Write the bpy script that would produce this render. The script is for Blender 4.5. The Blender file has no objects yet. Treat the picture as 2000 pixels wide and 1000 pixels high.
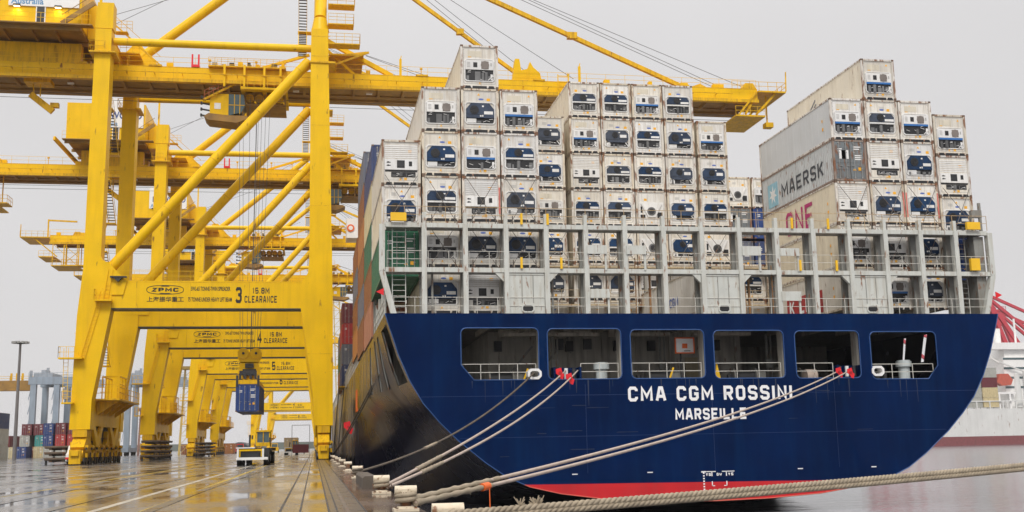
import bpy, bmesh, math, random
from mathutils import Vector, Matrix
from mathutils.geometry import tessellate_polygon
random.seed(7)
R = math.radians
SC = bpy.context.scene
COL = SC.collection
PI = math.pi

# ------------------------------------------------------------------ camera
def cam_axes(yaw, pitch, roll):
    f = Vector((math.sin(yaw)*math.cos(pitch), math.cos(yaw)*math.cos(pitch), math.sin(pitch)))
    r = Vector((math.cos(yaw), -math.sin(yaw), 0)); u = r.cross(f)
    return r*math.cos(roll)+u*math.sin(roll), u*math.cos(roll)-r*math.sin(roll), f
cd = bpy.data.cameras.new("camera"); cam = bpy.data.objects.new("camera", cd); COL.objects.link(cam)
cd.sensor_width = 36.0; cd.lens = 2154/2000*36; cd.clip_start = .1; cd.clip_end = 8000
r_, u_, f_ = cam_axes(R(10.2175), R(9.6521), R(-1.1509))
cam.matrix_world = Matrix(((r_.x, u_.x, -f_.x, 0), (r_.y, u_.y, -f_.y, 0), (r_.z, u_.z, -f_.z, 1.243), (0, 0, 0, 1)))
SC.camera = cam
# ------------------------------------------------------------------ sky, sun, exposure
SUN_EL, SUN_AZ = 48, 195      # azimuth clockwise from +y: the bright part of the overcast sky is behind the camera
w = bpy.data.worlds.new("World"); SC.world = w; w.use_nodes = True
nt = w.node_tree; nt.nodes.clear()
def N(t, **k):
    n = nt.nodes.new(t)
    for a, b in k.items(): setattr(n, a, b)
    return n
sky = N('ShaderNodeTexSky', sky_type='NISHITA', sun_disc=False, sun_elevation=R(SUN_EL), sun_rotation=R(SUN_AZ), dust_density=6.0, air_density=1.0)
geo = N('ShaderNodeTexCoord'); sep = N('ShaderNodeSeparateXYZ'); nt.links.new(geo.outputs['Generated'], sep.inputs[0])
cl = N('ShaderNodeTexNoise'); cl.inputs['Scale'].default_value = 1.6; cl.inputs['Detail'].default_value = 5
nt.links.new(geo.outputs['Generated'], cl.inputs['Vector'])
mr = N('ShaderNodeMapRange', interpolation_type='SMOOTHSTEP'); mr.inputs[1].default_value = .32; mr.inputs[2].default_value = 1.0
mr.inputs[3].default_value = 9.2; mr.inputs[4].default_value = 22.0
nt.links.new(sep.outputs['Z'], mr.inputs[0])
m1 = N('ShaderNodeMapRange'); m1.inputs[1].default_value = .3; m1.inputs[2].default_value = .7; m1.inputs[3].default_value = .93; m1.inputs[4].default_value = 1.05
nt.links.new(cl.outputs['Fac'], m1.inputs[0])
mu = N('ShaderNodeMath', operation='MULTIPLY'); nt.links.new(mr.outputs[0], mu.inputs[0]); nt.links.new(m1.outputs[0], mu.inputs[1])
gr = N('ShaderNodeMix', data_type='RGBA', blend_type='MULTIPLY'); gr.inputs['Factor'].default_value = 1
cc = N('ShaderNodeCombineXYZ')
for i in range(3): nt.links.new(mu.outputs[0], cc.inputs[i])
nt.links.new(cc.outputs[0], gr.inputs['A']); gr.inputs['B'].default_value = (1.0, .982, .985, 1)
mx = N('ShaderNodeMix', data_type='RGBA'); mx.inputs['Factor'].default_value = .95
nt.links.new(sky.outputs[0], mx.inputs['A']); nt.links.new(gr.outputs['Result'], mx.inputs['B'])
bg = N('ShaderNodeBackground'); bg.inputs['Strength'].default_value = .08
out = N('ShaderNodeOutputWorld'); nt.links.new(mx.outputs['Result'], bg.inputs[0]); nt.links.new(bg.outputs[0], out.inputs[0])
sl = bpy.data.lights.new("sun", 'SUN'); sl.energy = 2.0; sl.angle = R(18); sl.color = (1, .97, .92)
so = bpy.data.objects.new("sun", sl); COL.objects.link(so)
sd = Vector((math.sin(R(SUN_AZ))*math.cos(R(SUN_EL)), math.cos(R(SUN_AZ))*math.cos(R(SUN_EL)), math.sin(R(SUN_EL))))
so.rotation_euler = sd.to_track_quat('Z', 'Y').to_euler()
SC.view_settings.view_transform = 'Standard'; SC.view_settings.look = 'None'
SC.view_settings.exposure = 0.0; SC.view_settings.gamma = 1
SC.cycles.use_denoising = True; SC.cycles.max_bounces = 8; SC.cycles.diffuse_bounces = 5; SC.cycles.glossy_bounces = 4

# ------------------------------------------------------------------ materials
MATS = {}
def mat(name, col, rough=.5, metal=0, var=.12, dirt=0.0, dirtcol=(.10, .075, .05), rust=0.0, rustcol=(.20, .075, .025), streak=True, scale=1.0, coat=0.0, bump=0.0, spec=.5, world=False, objvar=0.0):
    if name in MATS: return MATS[name]
    m = bpy.data.materials.new(name); m.use_nodes = True; t = m.node_tree; t.nodes.clear()
    L = t.links.new
    def n(tp, **k):
        q = t.nodes.new(tp)
        for a, b in k.items(): setattr(q, a, b)
        return q
    o = n('ShaderNodeOutputMaterial'); b = n('ShaderNodeBsdfPrincipled'); L(b.outputs[0], o.inputs[0])
    b.inputs['Roughness'].default_value = rough; b.inputs['Metallic'].default_value = metal
    b.inputs['Specular IOR Level'].default_value = spec
    if coat: b.inputs['Coat Weight'].default_value = coat; b.inputs['Coat Roughness'].default_value = .08
    tc = n('ShaderNodeTexCoord'); oi = n('ShaderNodeObjectInfo')
    off = n('ShaderNodeVectorMath', operation='SCALE'); off.inputs[0].default_value = (37, 71, 53); L(oi.outputs['Random'], off.inputs['Scale'])
    ad = n('ShaderNodeVectorMath', operation='ADD')
    if world:
        gp = n('ShaderNodeNewGeometry'); L(gp.outputs['Position'], ad.inputs[0])
    else: L(tc.outputs['Object'], ad.inputs[0])
    L(off.outputs[0], ad.inputs[1])
    def noise(sc, det=4, st=None):
        mp = n('ShaderNodeMapping'); mp.inputs['Scale'].default_value = st or (1, 1, 1); L(ad.outputs[0], mp.inputs[0])
        q = n('ShaderNodeTexNoise'); q.inputs['Scale'].default_value = sc*scale; q.inputs['Detail'].default_value = det; L(mp.outputs[0], q.inputs['Vector']); return q.outputs['Fac']
    def rng(src, a, bb, c, d):
        q = n('ShaderNodeMapRange'); q.inputs[1].default_value = a; q.inputs[2].default_value = bb; q.inputs[3].default_value = c; q.inputs[4].default_value = d; L(src, q.inputs[0]); return q.outputs[0]
    hsv = n('ShaderNodeHueSaturation'); hsv.inputs['Color'].default_value = (*col, 1)
    L(rng(noise(1.1, 5), .3, .7, 1-var, 1+var*.6), hsv.inputs['Value'])
    c = hsv.outputs[0]
    if objvar:
        wn_ = n('ShaderNodeTexWhiteNoise', noise_dimensions='1D'); L(oi.outputs['Random'], wn_.inputs['W'])
        h2 = n('ShaderNodeHueSaturation'); L(c, h2.inputs['Color']); L(rng(oi.outputs['Random'], 0, 1, 1-objvar, 1+objvar*.25), h2.inputs['Value']); L(rng(wn_.outputs['Value'], 0, 1, .45, 1.6), h2.inputs['Saturation']); c = h2.outputs[0]
    def mixc(fac, c, c2):
        q = n('ShaderNodeMix', data_type='RGBA'); L(fac, q.inputs['Factor']); L(c, q.inputs['A']); q.inputs['B'].default_value = (*c2, 1); return q.outputs['Result']
    if dirt:
        s = noise(2.2, 6, (2.2, 2.2, .22) if streak else (1, 1, 1))
        c = mixc(rng(s, .47, .78, 0, dirt), c, dirtcol)
    if rust:
        s = noise(3.0, 7, (1.6, 1.6, .4) if streak else (1, 1, 1))
        c = mixc(rng(s, .66-.25*rust, .74-.22*rust, 0, .9), c, rustcol)
    L(c, b.inputs['Base Color'])
    L(rng(noise(2.5, 3), .3, .7, max(.03, rough*.8), min(1, rough*1.25)), b.inputs['Roughness'])
    if bump:
        bm = n('ShaderNodeBump'); bm.inputs['Strength'].default_value = bump; bm.inputs['Distance'].default_value = .02; L(noise(6, 4), bm.inputs['Height']); L(bm.outputs[0], b.inputs['Normal'])
    MATS[name] = m; return m
def emis(name, col, s):
    m = bpy.data.materials.new(name); m.use_nodes = True; b = m.node_tree.nodes['Principled BSDF']
    b.inputs['Base Color'].default_value = (*col, 1); b.inputs['Emission Color'].default_value = (*col, 1); b.inputs['Emission Strength'].default_value = s; return m
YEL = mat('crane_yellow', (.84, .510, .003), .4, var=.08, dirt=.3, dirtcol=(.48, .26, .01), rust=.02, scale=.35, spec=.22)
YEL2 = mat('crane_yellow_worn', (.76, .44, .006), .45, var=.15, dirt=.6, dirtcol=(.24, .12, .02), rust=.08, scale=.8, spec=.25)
BRN = mat('grimy_shaded_yellow', (.34, .185, .035), .6, var=.25, dirt=.7, dirtcol=(.11, .065, .03), streak=False, scale=.5)  # grime, with shade of undersides and the far girder put into the colour
DRK = mat('dark_steel', (.03, .03, .032), .5, var=.3)
BLK = mat('black_paint', (.014, .014, .016), .45, var=.2)
GANG = mat('gangway_grey', (.26, .25, .23), .6, var=.2, rust=.2)
GRYST = mat('grey_steel', (.30, .30, .29), .5, var=.15, dirt=.3)
CREAM = mat('reefer_white', (.79, .755, .69), .42, var=.09, dirt=.6, dirtcol=(.42, .33, .22), objvar=.2, scale=1.3)
CREAMF = mat('reefer_frame', (.72, .67, .58), .45, var=.1, dirt=.55, dirtcol=(.36, .22, .11), rust=.56, objvar=.2)
RSIDE = mat('reefer_side', (.76, .70, .59), .42, var=.07, dirt=.35, dirtcol=(.46, .37, .25), rust=.1, scale=.6, objvar=.1)
GSIDE = mat('reefer_side_grey', (.62, .63, .63), .42, var=.05, dirt=.18, dirtcol=(.4, .36, .3), scale=.5)
UBLUE = mat('unit_blue', (.014, .045, .112), .45, var=.35, dirt=.4, dirtcol=(.05, .06, .08), spec=.35, objvar=.35, scale=2)
UWHITE = mat('unit_white', (.80, .79, .77), .35, var=.06, dirt=.35, dirtcol=(.42, .36, .28), objvar=.12)
UGREY = mat('unit_grey', (.17, .17, .17), .5, var=.3, objvar=.5)
GASK = mat('bolt_trim', (.46, .45, .43), .5, var=.25)
FANB = mat('fan_brown', (.20, .17, .15), .6, var=.2)
STRB = mat('stripe_blue', (.03, .15, .42), .4)
CAST = mat('casting', (.14, .09, .06), .6, var=.3, rust=.6)
ORG = mat('sticker_orange', (.85, .42, .02), .4)
EMB = mat('emblem_blue', (.10, .16, .45), .4)
WHT = mat('white_paint', (.80, .79, .77), .4, var=.05)
LETW = mat('letter_white', (.84, .83, .83), .4, var=.04)
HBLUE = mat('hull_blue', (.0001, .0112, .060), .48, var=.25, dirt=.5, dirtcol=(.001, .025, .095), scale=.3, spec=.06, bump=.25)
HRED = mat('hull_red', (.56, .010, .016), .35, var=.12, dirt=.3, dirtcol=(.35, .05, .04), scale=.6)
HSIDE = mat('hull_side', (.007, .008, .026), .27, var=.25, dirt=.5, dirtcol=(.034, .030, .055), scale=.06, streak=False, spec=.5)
LGRY = mat('lashing_grey', (.56, .57, .53), .45, var=.09, dirt=.5, dirtcol=(.34, .28, .19), rust=.2)
LGRY2 = mat('lashing_grey_dirty', (.24, .24, .22), .55, var=.15, dirt=.6, dirtcol=(.16, .12, .08), rust=.3)
INTG = mat('interior_grey', (.50, .47, .41), .6, var=.2, dirt=.6, dirtcol=(.10, .08, .06), rust=.12, scale=.6)
RAILW = mat('rail_cream', (.62, .60, .54), .5, var=.1, rust=.1)
RUSTY = mat('rusty_brown', (.28, .15, .06), .7, var=.3, rust=.4)
YPNT = mat('safety_yellow', (.85, .50, .015), .4, var=.08)
REDP = mat('signal_red', (.72, .012, .02), .45, var=.05)
ORNG = mat('orange_paint', (.80, .14, .02), .5)
MAGT = mat('magenta_paint', (.50, .02, .16), .45, var=.15)
SKYB = mat('pale_blue_paint', (.30, .55, .66), .45, var=.1, dirt=.3)
GLS = mat('cab_glass', (.05, .09, .10), .05, var=.1, spec=.9)
RUBR = mat('rubber', (.018, .018, .018), .75, var=.2)
ROPE = mat('rope_beige', (.34, .28, .20), .9, var=.25, dirt=.5, dirtcol=(.13, .10, .07), streak=False, scale=3, bump=.6)
ROPED = mat('rope_dark', (.12, .095, .07), .9, var=.3, scale=3, bump=.6)
ROPEL = mat('rope_light', (.45, .365, .305), .85, var=.15, scale=3, bump=.5)
WIRE = mat('wire_rope', (.09, .09, .09), .5)
BOLW = mat('bollard_cream', (.66, .57, .43), .5, var=.1, dirt=.4, dirtcol=(.28, .17, .08), rust=.28, scale=3, streak=False)
CONC = mat('kerb_concrete', (.10, .08, .062), .8, var=.2, dirt=.5, scale=2)
RTGG = mat('gantry_greyblue', (.28, .34, .41), .45, var=.1, dirt=.3, scale=.3)
DRYS = {}
for nm, c in dict(green=(.02, .14, .07), blue=(.015, .05, .20), navy=(.03, .05, .14), maroon=(.15, .02, .03), red=(.42, .03, .03), teal=(.05, .30, .28), grey=(.42, .42, .38), brown=(.27, .09, .03), orange=(.45, .17, .045), salmon=(.42, .17, .10), steel=(.52, .53, .52), cream=(.62, .52, .30), slate=(.13, .14, .18), tan=(.46, .36, .22)).items():
    DRYS[nm] = mat('dry_'+nm, c, .5, var=.12, dirt=.45, dirtcol=tuple(x*.45+.03 for x in c), rust=.12 if nm != 'steel' else .25)

# ------------------------------------------------------------------ mesh helpers
class MB:
    def __init__(s): s.v = []; s.f = []; s.sm = []; s.mi = []; s.ms = []
    def add(s, vs, fs, smooth=False):
        k = len(s.v); s.v += [tuple(p) for p in vs]; s.f += [tuple(i+k for i in f) for f in fs]; s.sm += [smooth]*len(fs); s.mi += [0]*len(fs); return s
    def plus(s, o, m):
        """take another builder's surface into this part, in its own paint"""
        k = len(s.v); s.v += o.v; s.f += [tuple(i+k for i in f) for f in o.f]; s.sm += o.sm; s.ms.append(m); s.mi += [len(s.ms)]*len(o.f); return s
    def box(s, x0, x1, y0, y1, z0, z1):
        return s.add([(x0, y0, z0), (x1, y0, z0), (x1, y1, z0), (x0, y1, z0), (x0, y0, z1), (x1, y0, z1), (x1, y1, z1), (x0, y1, z1)],
                     [(0, 3, 2, 1), (4, 5, 6, 7), (0, 1, 5, 4), (1, 2, 6, 5), (2, 3, 7, 6), (3, 0, 4, 7)])
    def cbox(s, c, d): return s.box(c[0]-d[0]/2, c[0]+d[0]/2, c[1]-d[1]/2, c[1]+d[1]/2, c[2]-d[2]/2, c[2]+d[2]/2)
    def bar(s, p, q, a, b=None):
        p = Vector(p); q = Vector(q); d = (q-p).normalized(); b = b or a
        up = Vector((0, 0, 1)) if abs(d.z) < .95 else Vector((0, 1, 0))
        r = d.cross(up).normalized(); u = r.cross(d)
        vs = [e+r*(i*a/2)+u*(j*b/2) for e in (p, q) for i, j in ((-1, -1), (1, -1), (1, 1), (-1, 1))]
        return s.add(vs, [(0, 1, 2, 3), (7, 6, 5, 4), (0, 4, 5, 1), (1, 5, 6, 2), (2, 6, 7, 3), (3, 7, 4, 0)])
    def tube(s, p, q, r, n=12, r2=None, cap=True):
        p = Vector(p); q = Vector(q); d = (q-p).normalized(); r2 = r if r2 is None else r2
        up = Vector((0, 0, 1)) if abs(d.z) < .95 else Vector((0, 1, 0))
        a = d.cross(up).normalized(); b = a.cross(d)
        vs = []
        for e, rr in ((p, r), (q, r2)):
            for i in range(n):
                t = 2*PI*i/n; vs.append(e+a*(rr*math.cos(t))+b*(rr*math.sin(t)))
        s.add(vs, [(i, (i+1) % n, n+(i+1) % n, n+i) for i in range(n)], True)
        if cap: s.add(vs, [tuple(range(n))[::-1], tuple(range(n, 2*n))])
        return s
    def path(s, pts, r, n=8):
        pts = [Vector(p) for p in pts]; vs = []; k = len(pts)
        for i, p in enumerate(pts):
            d = (pts[min(i+1, k-1)]-pts[max(i-1, 0)]).normalized()
            up = Vector((0, 0, 1)) if abs(d.z) < .95 else Vector((0, 1, 0))
            a = d.cross(up).normalized(); b = a.cross(d); rr = r(i/(k-1)) if callable(r) else r
            for j in range(n):
                t = 2*PI*j/n; vs.append(p+a*(rr*math.cos(t))+b*(rr*math.sin(t)))
        fs = [(i*n+j, i*n+(j+1) % n, (i+1)*n+(j+1) % n, (i+1)*n+j) for i in range(k-1) for j in range(n)]
        s.add(vs, fs, True); s.add(vs, [tuple(range(n))[::-1], tuple(range((k-1)*n, k*n))]); return s
    def prism(s, poly, axis, a, b):
        """polygon (two coordinates, the axes left after `axis` in order xyz) extruded from a to b along axis"""
        def P(u, v, w): return {0: (w, u, v), 1: (u, w, v), 2: (u, v, w)}[axis]
        n = len(poly); vs = [P(u, v, a) for u, v in poly]+[P(u, v, b) for u, v in poly]
        tri = tessellate_polygon([[Vector((u, v, 0)) for u, v in poly]])
        fs = [tuple(t) for t in tri]+[tuple(i+n for i in t[::-1]) for t in tri]+[(i, (i+1) % n, n+(i+1) % n, n+i) for i in range(n)]
        return s.add(vs, fs)
    def rail(s, pts, h=1.1, step=1.8, r=.028, mids=2):
        """handrail along a polyline"""
        pts = [Vector(p) for p in pts]
        for p, q in zip(pts, pts[1:]):
            L = (q-p).length; n = max(1, round(L/step))
            for i in range(n+1):
                e = p.lerp(q, i/n); s.bar(e, e+Vector((0, 0, h)), r*1.6)
            for k in range(1, mids+1):
                o = Vector((0, 0, h*k/mids)); s.bar(p+o, q+o, r*1.6)
        return s
    def build(s, name, m, parent=None, origin=None, fix=True):
        me = bpy.data.meshes.new(name)
        o0 = Vector(origin) if origin is not None else (parent.matrix_org if False else Vector((0, 0, 0)))
        me.from_pydata([tuple(Vector(p)-o0) for p in s.v], [], s.f)
        me.polygons.foreach_set('use_smooth', s.sm); me.polygons.foreach_set('material_index', s.mi)
        if fix:
            bm = bmesh.new(); bm.from_mesh(me); bmesh.ops.recalc_face_normals(bm, faces=bm.faces); bm.to_mesh(me); bm.free()
        me.materials.append(m)
        for q in s.ms: me.materials.append(q)
        me.update()
        o = bpy.data.objects.new(name, me); COL.objects.link(o)
        if parent: o.parent = parent
        return o
def tag(o, label=None, cat=None, group=None, kind=None):
    if label: o['label'] = label
    if cat: o['category'] = cat
    if group: o['group'] = group
    if kind: o['kind'] = kind
    return o
def empty(name, loc, label=None, cat=None, group=None):
    o = bpy.data.objects.new(name, None); COL.objects.link(o); o.location = loc; o.empty_display_size = .3
    return tag(o, label, cat, group)
def snap(o): return (o, [snap(c) for c in o.children])
def copy_snap(t, parent=None):       # a copy of a thing, its parts and their sub-parts as they were when it was finished
    c = t[0].copy(); COL.objects.link(c)
    if parent: c.parent = parent
    for ch in t[1]: copy_snap(ch, c)
    return c
def copy_tree(o, parent=None):
    c = o.copy(); COL.objects.link(c)
    if parent: c.parent = parent
    for ch in list(o.children): copy_tree(ch, c)
    return c
def top_only(name, mb, m, label, cat, group=None, loc=(0, 0, 0)):
    o = mb.build(name, m, None, loc); o.location = loc; return tag(o, label, cat, group)
def text(name, s, m, parent, loc, rot, width=None, height=None, size=1, bold=0.0, align='CENTER', ext=.004, spacing=1.0):
    """flat lettering as a mesh, scaled to width/height, lying at loc"""
    cu = bpy.data.curves.new(name, 'FONT'); cu.body = s; cu.size = size; cu.align_x = align; cu.extrude = ext; cu.offset = bold; cu.space_character = spacing
    t = bpy.data.objects.new(name+'_c', cu); COL.objects.link(t)
    dg = bpy.context.evaluated_depsgraph_get(); dg.update()
    me = bpy.data.meshes.new_from_object(t.evaluated_get(dg)); bpy.data.objects.remove(t); bpy.data.curves.remove(cu)
    if len(me.vertices):
        xs = [v.co.x for v in me.vertices]; ys = [v.co.y for v in me.vertices]
        w0 = max(xs)-min(xs); h0 = max(ys)-min(ys); sx = width/w0 if width else 1; sy = height/h0 if height else (sx if width else 1)
        if not width and height: sx = sy
        cx = (max(xs)+min(xs))/2 if align == 'CENTER' else min(xs)
        for v in me.vertices: v.co = Vector(((v.co.x-cx)*sx, (v.co.y-min(ys))*sy, v.co.z))
    me.materials.clear(); me.materials.append(m); me.name = name
    o = bpy.data.objects.new(name, me); COL.objects.link(o); o.location = loc; o.rotation_euler = rot
    if parent: o.parent = parent
    return o
GL = {'C': [[(1, .74), (1, .85), (.8, 1), (.2, 1), (0, .85), (0, .15), (.2, 0), (.8, 0), (1, .15), (1, .26)]], 'O': [[(0, .5), (0, .85), (.2, 1), (.8, 1), (1, .85), (1, .15), (.8, 0), (.2, 0), (0, .15), (0, .5)]],
      'G': [[(1, .74), (1, .85), (.8, 1), (.2, 1), (0, .85), (0, .15), (.2, 0), (.8, 0), (1, .15), (1, .46), (.55, .46)]], 'M': [[(0, -.08), (0, 1), (.5, .28), (1, 1), (1, -.08)]], 'A': [[(-.02, -.08), (.36, 1), (.64, 1), (1.02, -.08)], [(.2, .28), (.8, .28)]],
      'R': [[(0, -.08), (0, 1), (.8, 1), (1, .86), (1, .6), (.8, .46), (.1, .46)], [(.5, .46), (1, -.08)]], 'S': [[(1, .76), (1, .87), (.82, 1), (.18, 1), (0, .87), (0, .65), (.18, .53), (.82, .47), (1, .35), (1, .13), (.82, 0), (.18, 0), (0, .13), (0, .24)]],
      'I': [[(.5, -.08), (.5, 1.08)]], 'N': [[(0, -.08), (0, 1), (1, 0), (1, 1.08)]], 'E': [[(1.08, 1), (0, 1), (0, 0), (1.08, 0)], [(.1, .5), (.9, .5)]], 'L': [[(0, 1.08), (0, 0), (1.08, 0)]], 'K': [[(0, -.08), (0, 1.08)], [(1, 1.05), (.1, .42)], [(.35, .6), (1, -.05)]],
      'P': [[(0, -.08), (0, 1), (.8, 1), (1, .86), (1, .58), (.8, .44), (.1, .44)]], 'Z': [[(0, 1), (1, 1), (0, 0), (1, 0)]], '1': [[(.1, .75), (.55, 1), (.55, -.06)]], '5': [[(1, 1), (0, 1), (0, .42), (.8, .58), (1, .45), (1, .13), (.82, 0), (.18, 0), (0, .13)]],
      '8': [[(.2, .52), (0, .64), (0, .87), (.2, 1), (.8, 1), (1, .87), (1, .64), (.8, .52), (1, .4), (1, .13), (.8, 0), (.2, 0), (0, .13), (0, .4), (.2, .52)], [(.2, .52), (.8, .52)]], '.': [[(.5, -.06), (.5, .08)]],
      '3': [[(0, .84), (.2, 1), (.8, 1), (1, .87), (1, .65), (.8, .53), (.4, .53)], [(.72, .51), (1, .38), (1, .13), (.8, 0), (.2, 0), (0, .16)]], '4': [[(.7, -.06), (.7, 1), (0, .28), (1.1, .28)]], '6': [[(1, .84), (.8, 1), (.2, 1), (0, .87), (0, .13), (.2, 0), (.8, 0), (1, .13), (1, .42), (.8, .55), (.1, .55)]],
      '7': [[(0, 1), (1, 1), (.4, -.06)]], 'W': [[(0, 1.05), (.25, 0), (.5, .7), (.75, 0), (1, 1.05)]], 'D': [[(0, 0), (0, 1), (.75, 1), (1, .8), (1, .2), (.75, 0), (.05, 0)]], 'Y': [[(0, 1.05), (.5, .5), (1, 1.05)], [(.5, .5), (.5, -.06)]]}
GW = {'M': .92, 'I': .2, '.': .22, '1': .42, ' ': .38, 'W': 1.0, 'A': .8}
def letters(name, s, m, parent, loc, rot, width, height, t=.18, gap=.2, slant=0):
    """painted block lettering, each stroke a flat mitred ribbon"""
    x = 0; vs = []; fs = []
    for ch in s:
        wd = GW.get(ch, .74)
        for k, st in enumerate(GL.get(ch, [])):
            pts = [Vector((x+t/2+a*(wd-t), t/2+b*(1-t))) for a, b in st]; n = len(pts); base = len(vs); closed = (pts[0]-pts[-1]).length < 1e-6
            for i, p in enumerate(pts):
                d0 = (p-pts[i-1]).normalized() if i else ((p-pts[-2]).normalized() if closed else None); d1 = (pts[i+1]-p).normalized() if i < n-1 else ((pts[1]-p).normalized() if closed else None)
                d0 = d0 or d1; d1 = d1 or d0; n0 = Vector((-d0.y, d0.x)); n1 = Vector((-d1.y, d1.x)); mt = (n0+n1)
                mt = mt.normalized() if mt.length > 1e-3 else n0
                q = min(1.7, 1/max(.35, mt.dot(n0)))*t/2
                for sg in (1, -1): o = p+mt*(sg*q); vs.append((o.x, o.y, .002*k))
            fs += [(base+2*i, base+2*i+1, base+2*i+3, base+2*i+2) for i in range(n-1)]
        x += wd+gap
    W_ = x-gap; me = bpy.data.meshes.new(name); me.from_pydata([((a/W_-.5)*width+slant*b*height, b*height, c) for a, b, c in vs], [], fs); me.materials.append(m)
    o = bpy.data.objects.new(name, me); COL.objects.link(o); o.location = loc; o.rotation_euler = rot
    if parent: o.parent = parent
    return o
FRONT = (PI/2, 0, 0); PORT = (PI/2, 0, -PI/2)

# ------------------------------------------------------------------ ground and water
def simple_nodes(name):
    m = bpy.data.materials.new(name); m.use_nodes = True; t = m.node_tree; b = t.nodes['Principled BSDF']; return m, t, b
def wet_ground(name, c1, c2, r0, r1, sc):
    m, t, b = simple_nodes(name); L = t.links.new
    tc = t.nodes.new('ShaderNodeTexCoord')
    mp = t.nodes.new('ShaderNodeMapping'); mp.inputs['Scale'].default_value = (.5, .16, 1); L(tc.outputs['Object'], mp.inputs[0])
    a = t.nodes.new('ShaderNodeTexNoise'); a.inputs['Scale'].default_value = sc; a.inputs['Detail'].default_value = 6; L(mp.outputs[0], a.inputs['Vector'])
    f = t.nodes.new('ShaderNodeTexNoise'); f.inputs['Scale'].default_value = 9; f.inputs['Detail'].default_value = 8; L(tc.outputs['Object'], f.inputs['Vector'])
    q = t.nodes.new('ShaderNodeMapRange'); q.inputs[1].default_value = .4; q.inputs[2].default_value = .62; q.inputs[3].default_value = r0; q.inputs[4].default_value = r1
    L(a.outputs['Fac'], q.inputs[0]); L(q.outputs[0], b.inputs['Roughness'])
    mx = t.nodes.new('ShaderNodeMix'); mx.data_type = 'RGBA'; mx.inputs['A'].default_value = (*c1, 1); mx.inputs['B'].default_value = (*c2, 1)
    r = t.nodes.new('ShaderNodeMapRange'); r.inputs[1].default_value = .35; r.inputs[2].default_value = .65; L(f.outputs['Fac'], r.inputs[0]); L(r.outputs[0], mx.inputs['Factor'])
    m2 = t.nodes.new('ShaderNodeMix'); m2.data_type = 'RGBA'; m2.blend_type = 'MULTIPLY'; m2.inputs['Factor'].default_value = .6
    r2 = t.nodes.new('ShaderNodeMapRange'); r2.inputs[1].default_value = .35; r2.inputs[2].default_value = .65; r2.inputs[3].default_value = .55; r2.inputs[4].default_value = 1.2; L(a.outputs['Fac'], r2.inputs[0])
    L(mx.outputs['Result'], m2.inputs['A']); cx = t.nodes.new('ShaderNodeCombineXYZ')
    for i in range(3): L(r2.outputs[0], cx.inputs[i])
    L(cx.outputs[0], m2.inputs['B']); L(m2.outputs['Result'], b.inputs['Base Color'])
    bm = t.nodes.new('ShaderNodeBump'); bm.inputs['Strength'].default_value = .07; bm.inputs['Distance'].default_value = .01
    L(f.outputs['Fac'], bm.inputs['Height']); L(bm.outputs[0], b.inputs['Normal'])
    return m
APRON = wet_ground('wet_concrete', (.115, .108, .10), (.19, .183, .174), .05, .30, .9)
EDGE = wet_ground('wet_brown_edge', (.06, .040, .033), (.115, .082, .068), .08, .30, 1.4)
QX = 2.1
def struct(name, mb, m): o = mb.build(name, m); o['kind'] = 'structure'; return o
struct('quay_apron', MB().box(-3000, 1.02, -60, 5000, -6, 0), APRON)
struct('quay_edge', MB().box(1.02, QX, -60, 900, -6, .004), EDGE)
struct('rail_strip', MB().box(.33, .98, -60, 900, -.02, .006), mat('rail_strip', (.10, .085, .07), .3, var=.2, dirt=.4, scale=1, streak=False))
g = MB()
for x, wd in ((-.66, .05), (-.26, .04), (.30, .04), (.46, .04), (1.0, .04)): g.box(x-wd/2, x+wd/2, -60, 900, -.01, .010)
struct('rail_grooves', g, DRK)
struct('crane_rail', MB().box(.62, .70, -60, 900, -.01, .014).box(-23.3, -23.2, -60, 900, -.01, .008), mat('rail_steel', (.12, .10, .085), .4, var=.3, rust=.3))
ln = MB()
for x in (-4.62, -12.5): ln.box(x-.09, x+.09, -60, 600, -.01, .004)
struct('lane_line', ln, mat('lane_white', (.50, .48, .42), .3, var=.3, dirt=.6, dirtcol=(.16, .14, .12), streak=False, scale=.7))
ln = MB()
for x in (-3.5, -9.0): ln.box(x-.08, x+.08, -60, 600, -.01, .004)
struct('lane_line_yellow', ln, mat('lane_yellow', (.50, .34, .03), .3, var=.3, dirt=.6, dirtcol=(.16, .13, .09), streak=False, scale=.7))
rnd = random.Random(21); pt = MB()
for i in range(18):
    x = rnd.uniform(-24, -.9); y = rnd.uniform(22, 130); a = rnd.uniform(.3, 1.3); l = rnd.uniform(1.5, 7); k = 12
    pt.add([(x+a*math.cos(2*PI*j/k)*rnd.uniform(.7, 1.1), y+l*math.sin(2*PI*j/k)*rnd.uniform(.7, 1.1), .0035+.0001*i) for j in range(k)], [tuple(range(k))])
struct('concrete_patch', pt, wet_ground('patch_concrete', (.09, .085, .078), (.16, .15, .14), .08, .4, 2.0))
tm = MB()
for i, (xa, xb, wv) in enumerate(((-9.6, -9.0, .5), (-7.9, -8.6, .4), (-5.6, -5.2, .3), (-3.0, -3.3, .4))):
    for j in range(40): y0, y1 = 22+j*4, 26+j*4; f = lambda y: xa+(xb-xa)*(y-22)/160+wv*math.sin(y/17+i); tm.add([(f(y0)-.14, y0, .008+.0002*i), (f(y0)+.14, y0, .008+.0002*i), (f(y1)+.14, y1, .008+.0002*i), (f(y1)-.14, y1, .008+.0002*i)], [(0, 1, 2, 3)])
struct('tyre_track', tm, wet_ground('tyre_dark', (.085, .08, .074), (.14, .134, .126), .1, .36, 1.5))
m, t, b = simple_nodes('harbour_water'); L = t.links.new
b.inputs['Base Color'].default_value = (.13, .13, .15, 1); b.inputs['Roughness'].default_value = .1; b.inputs['IOR'].default_value = 1.33
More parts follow.
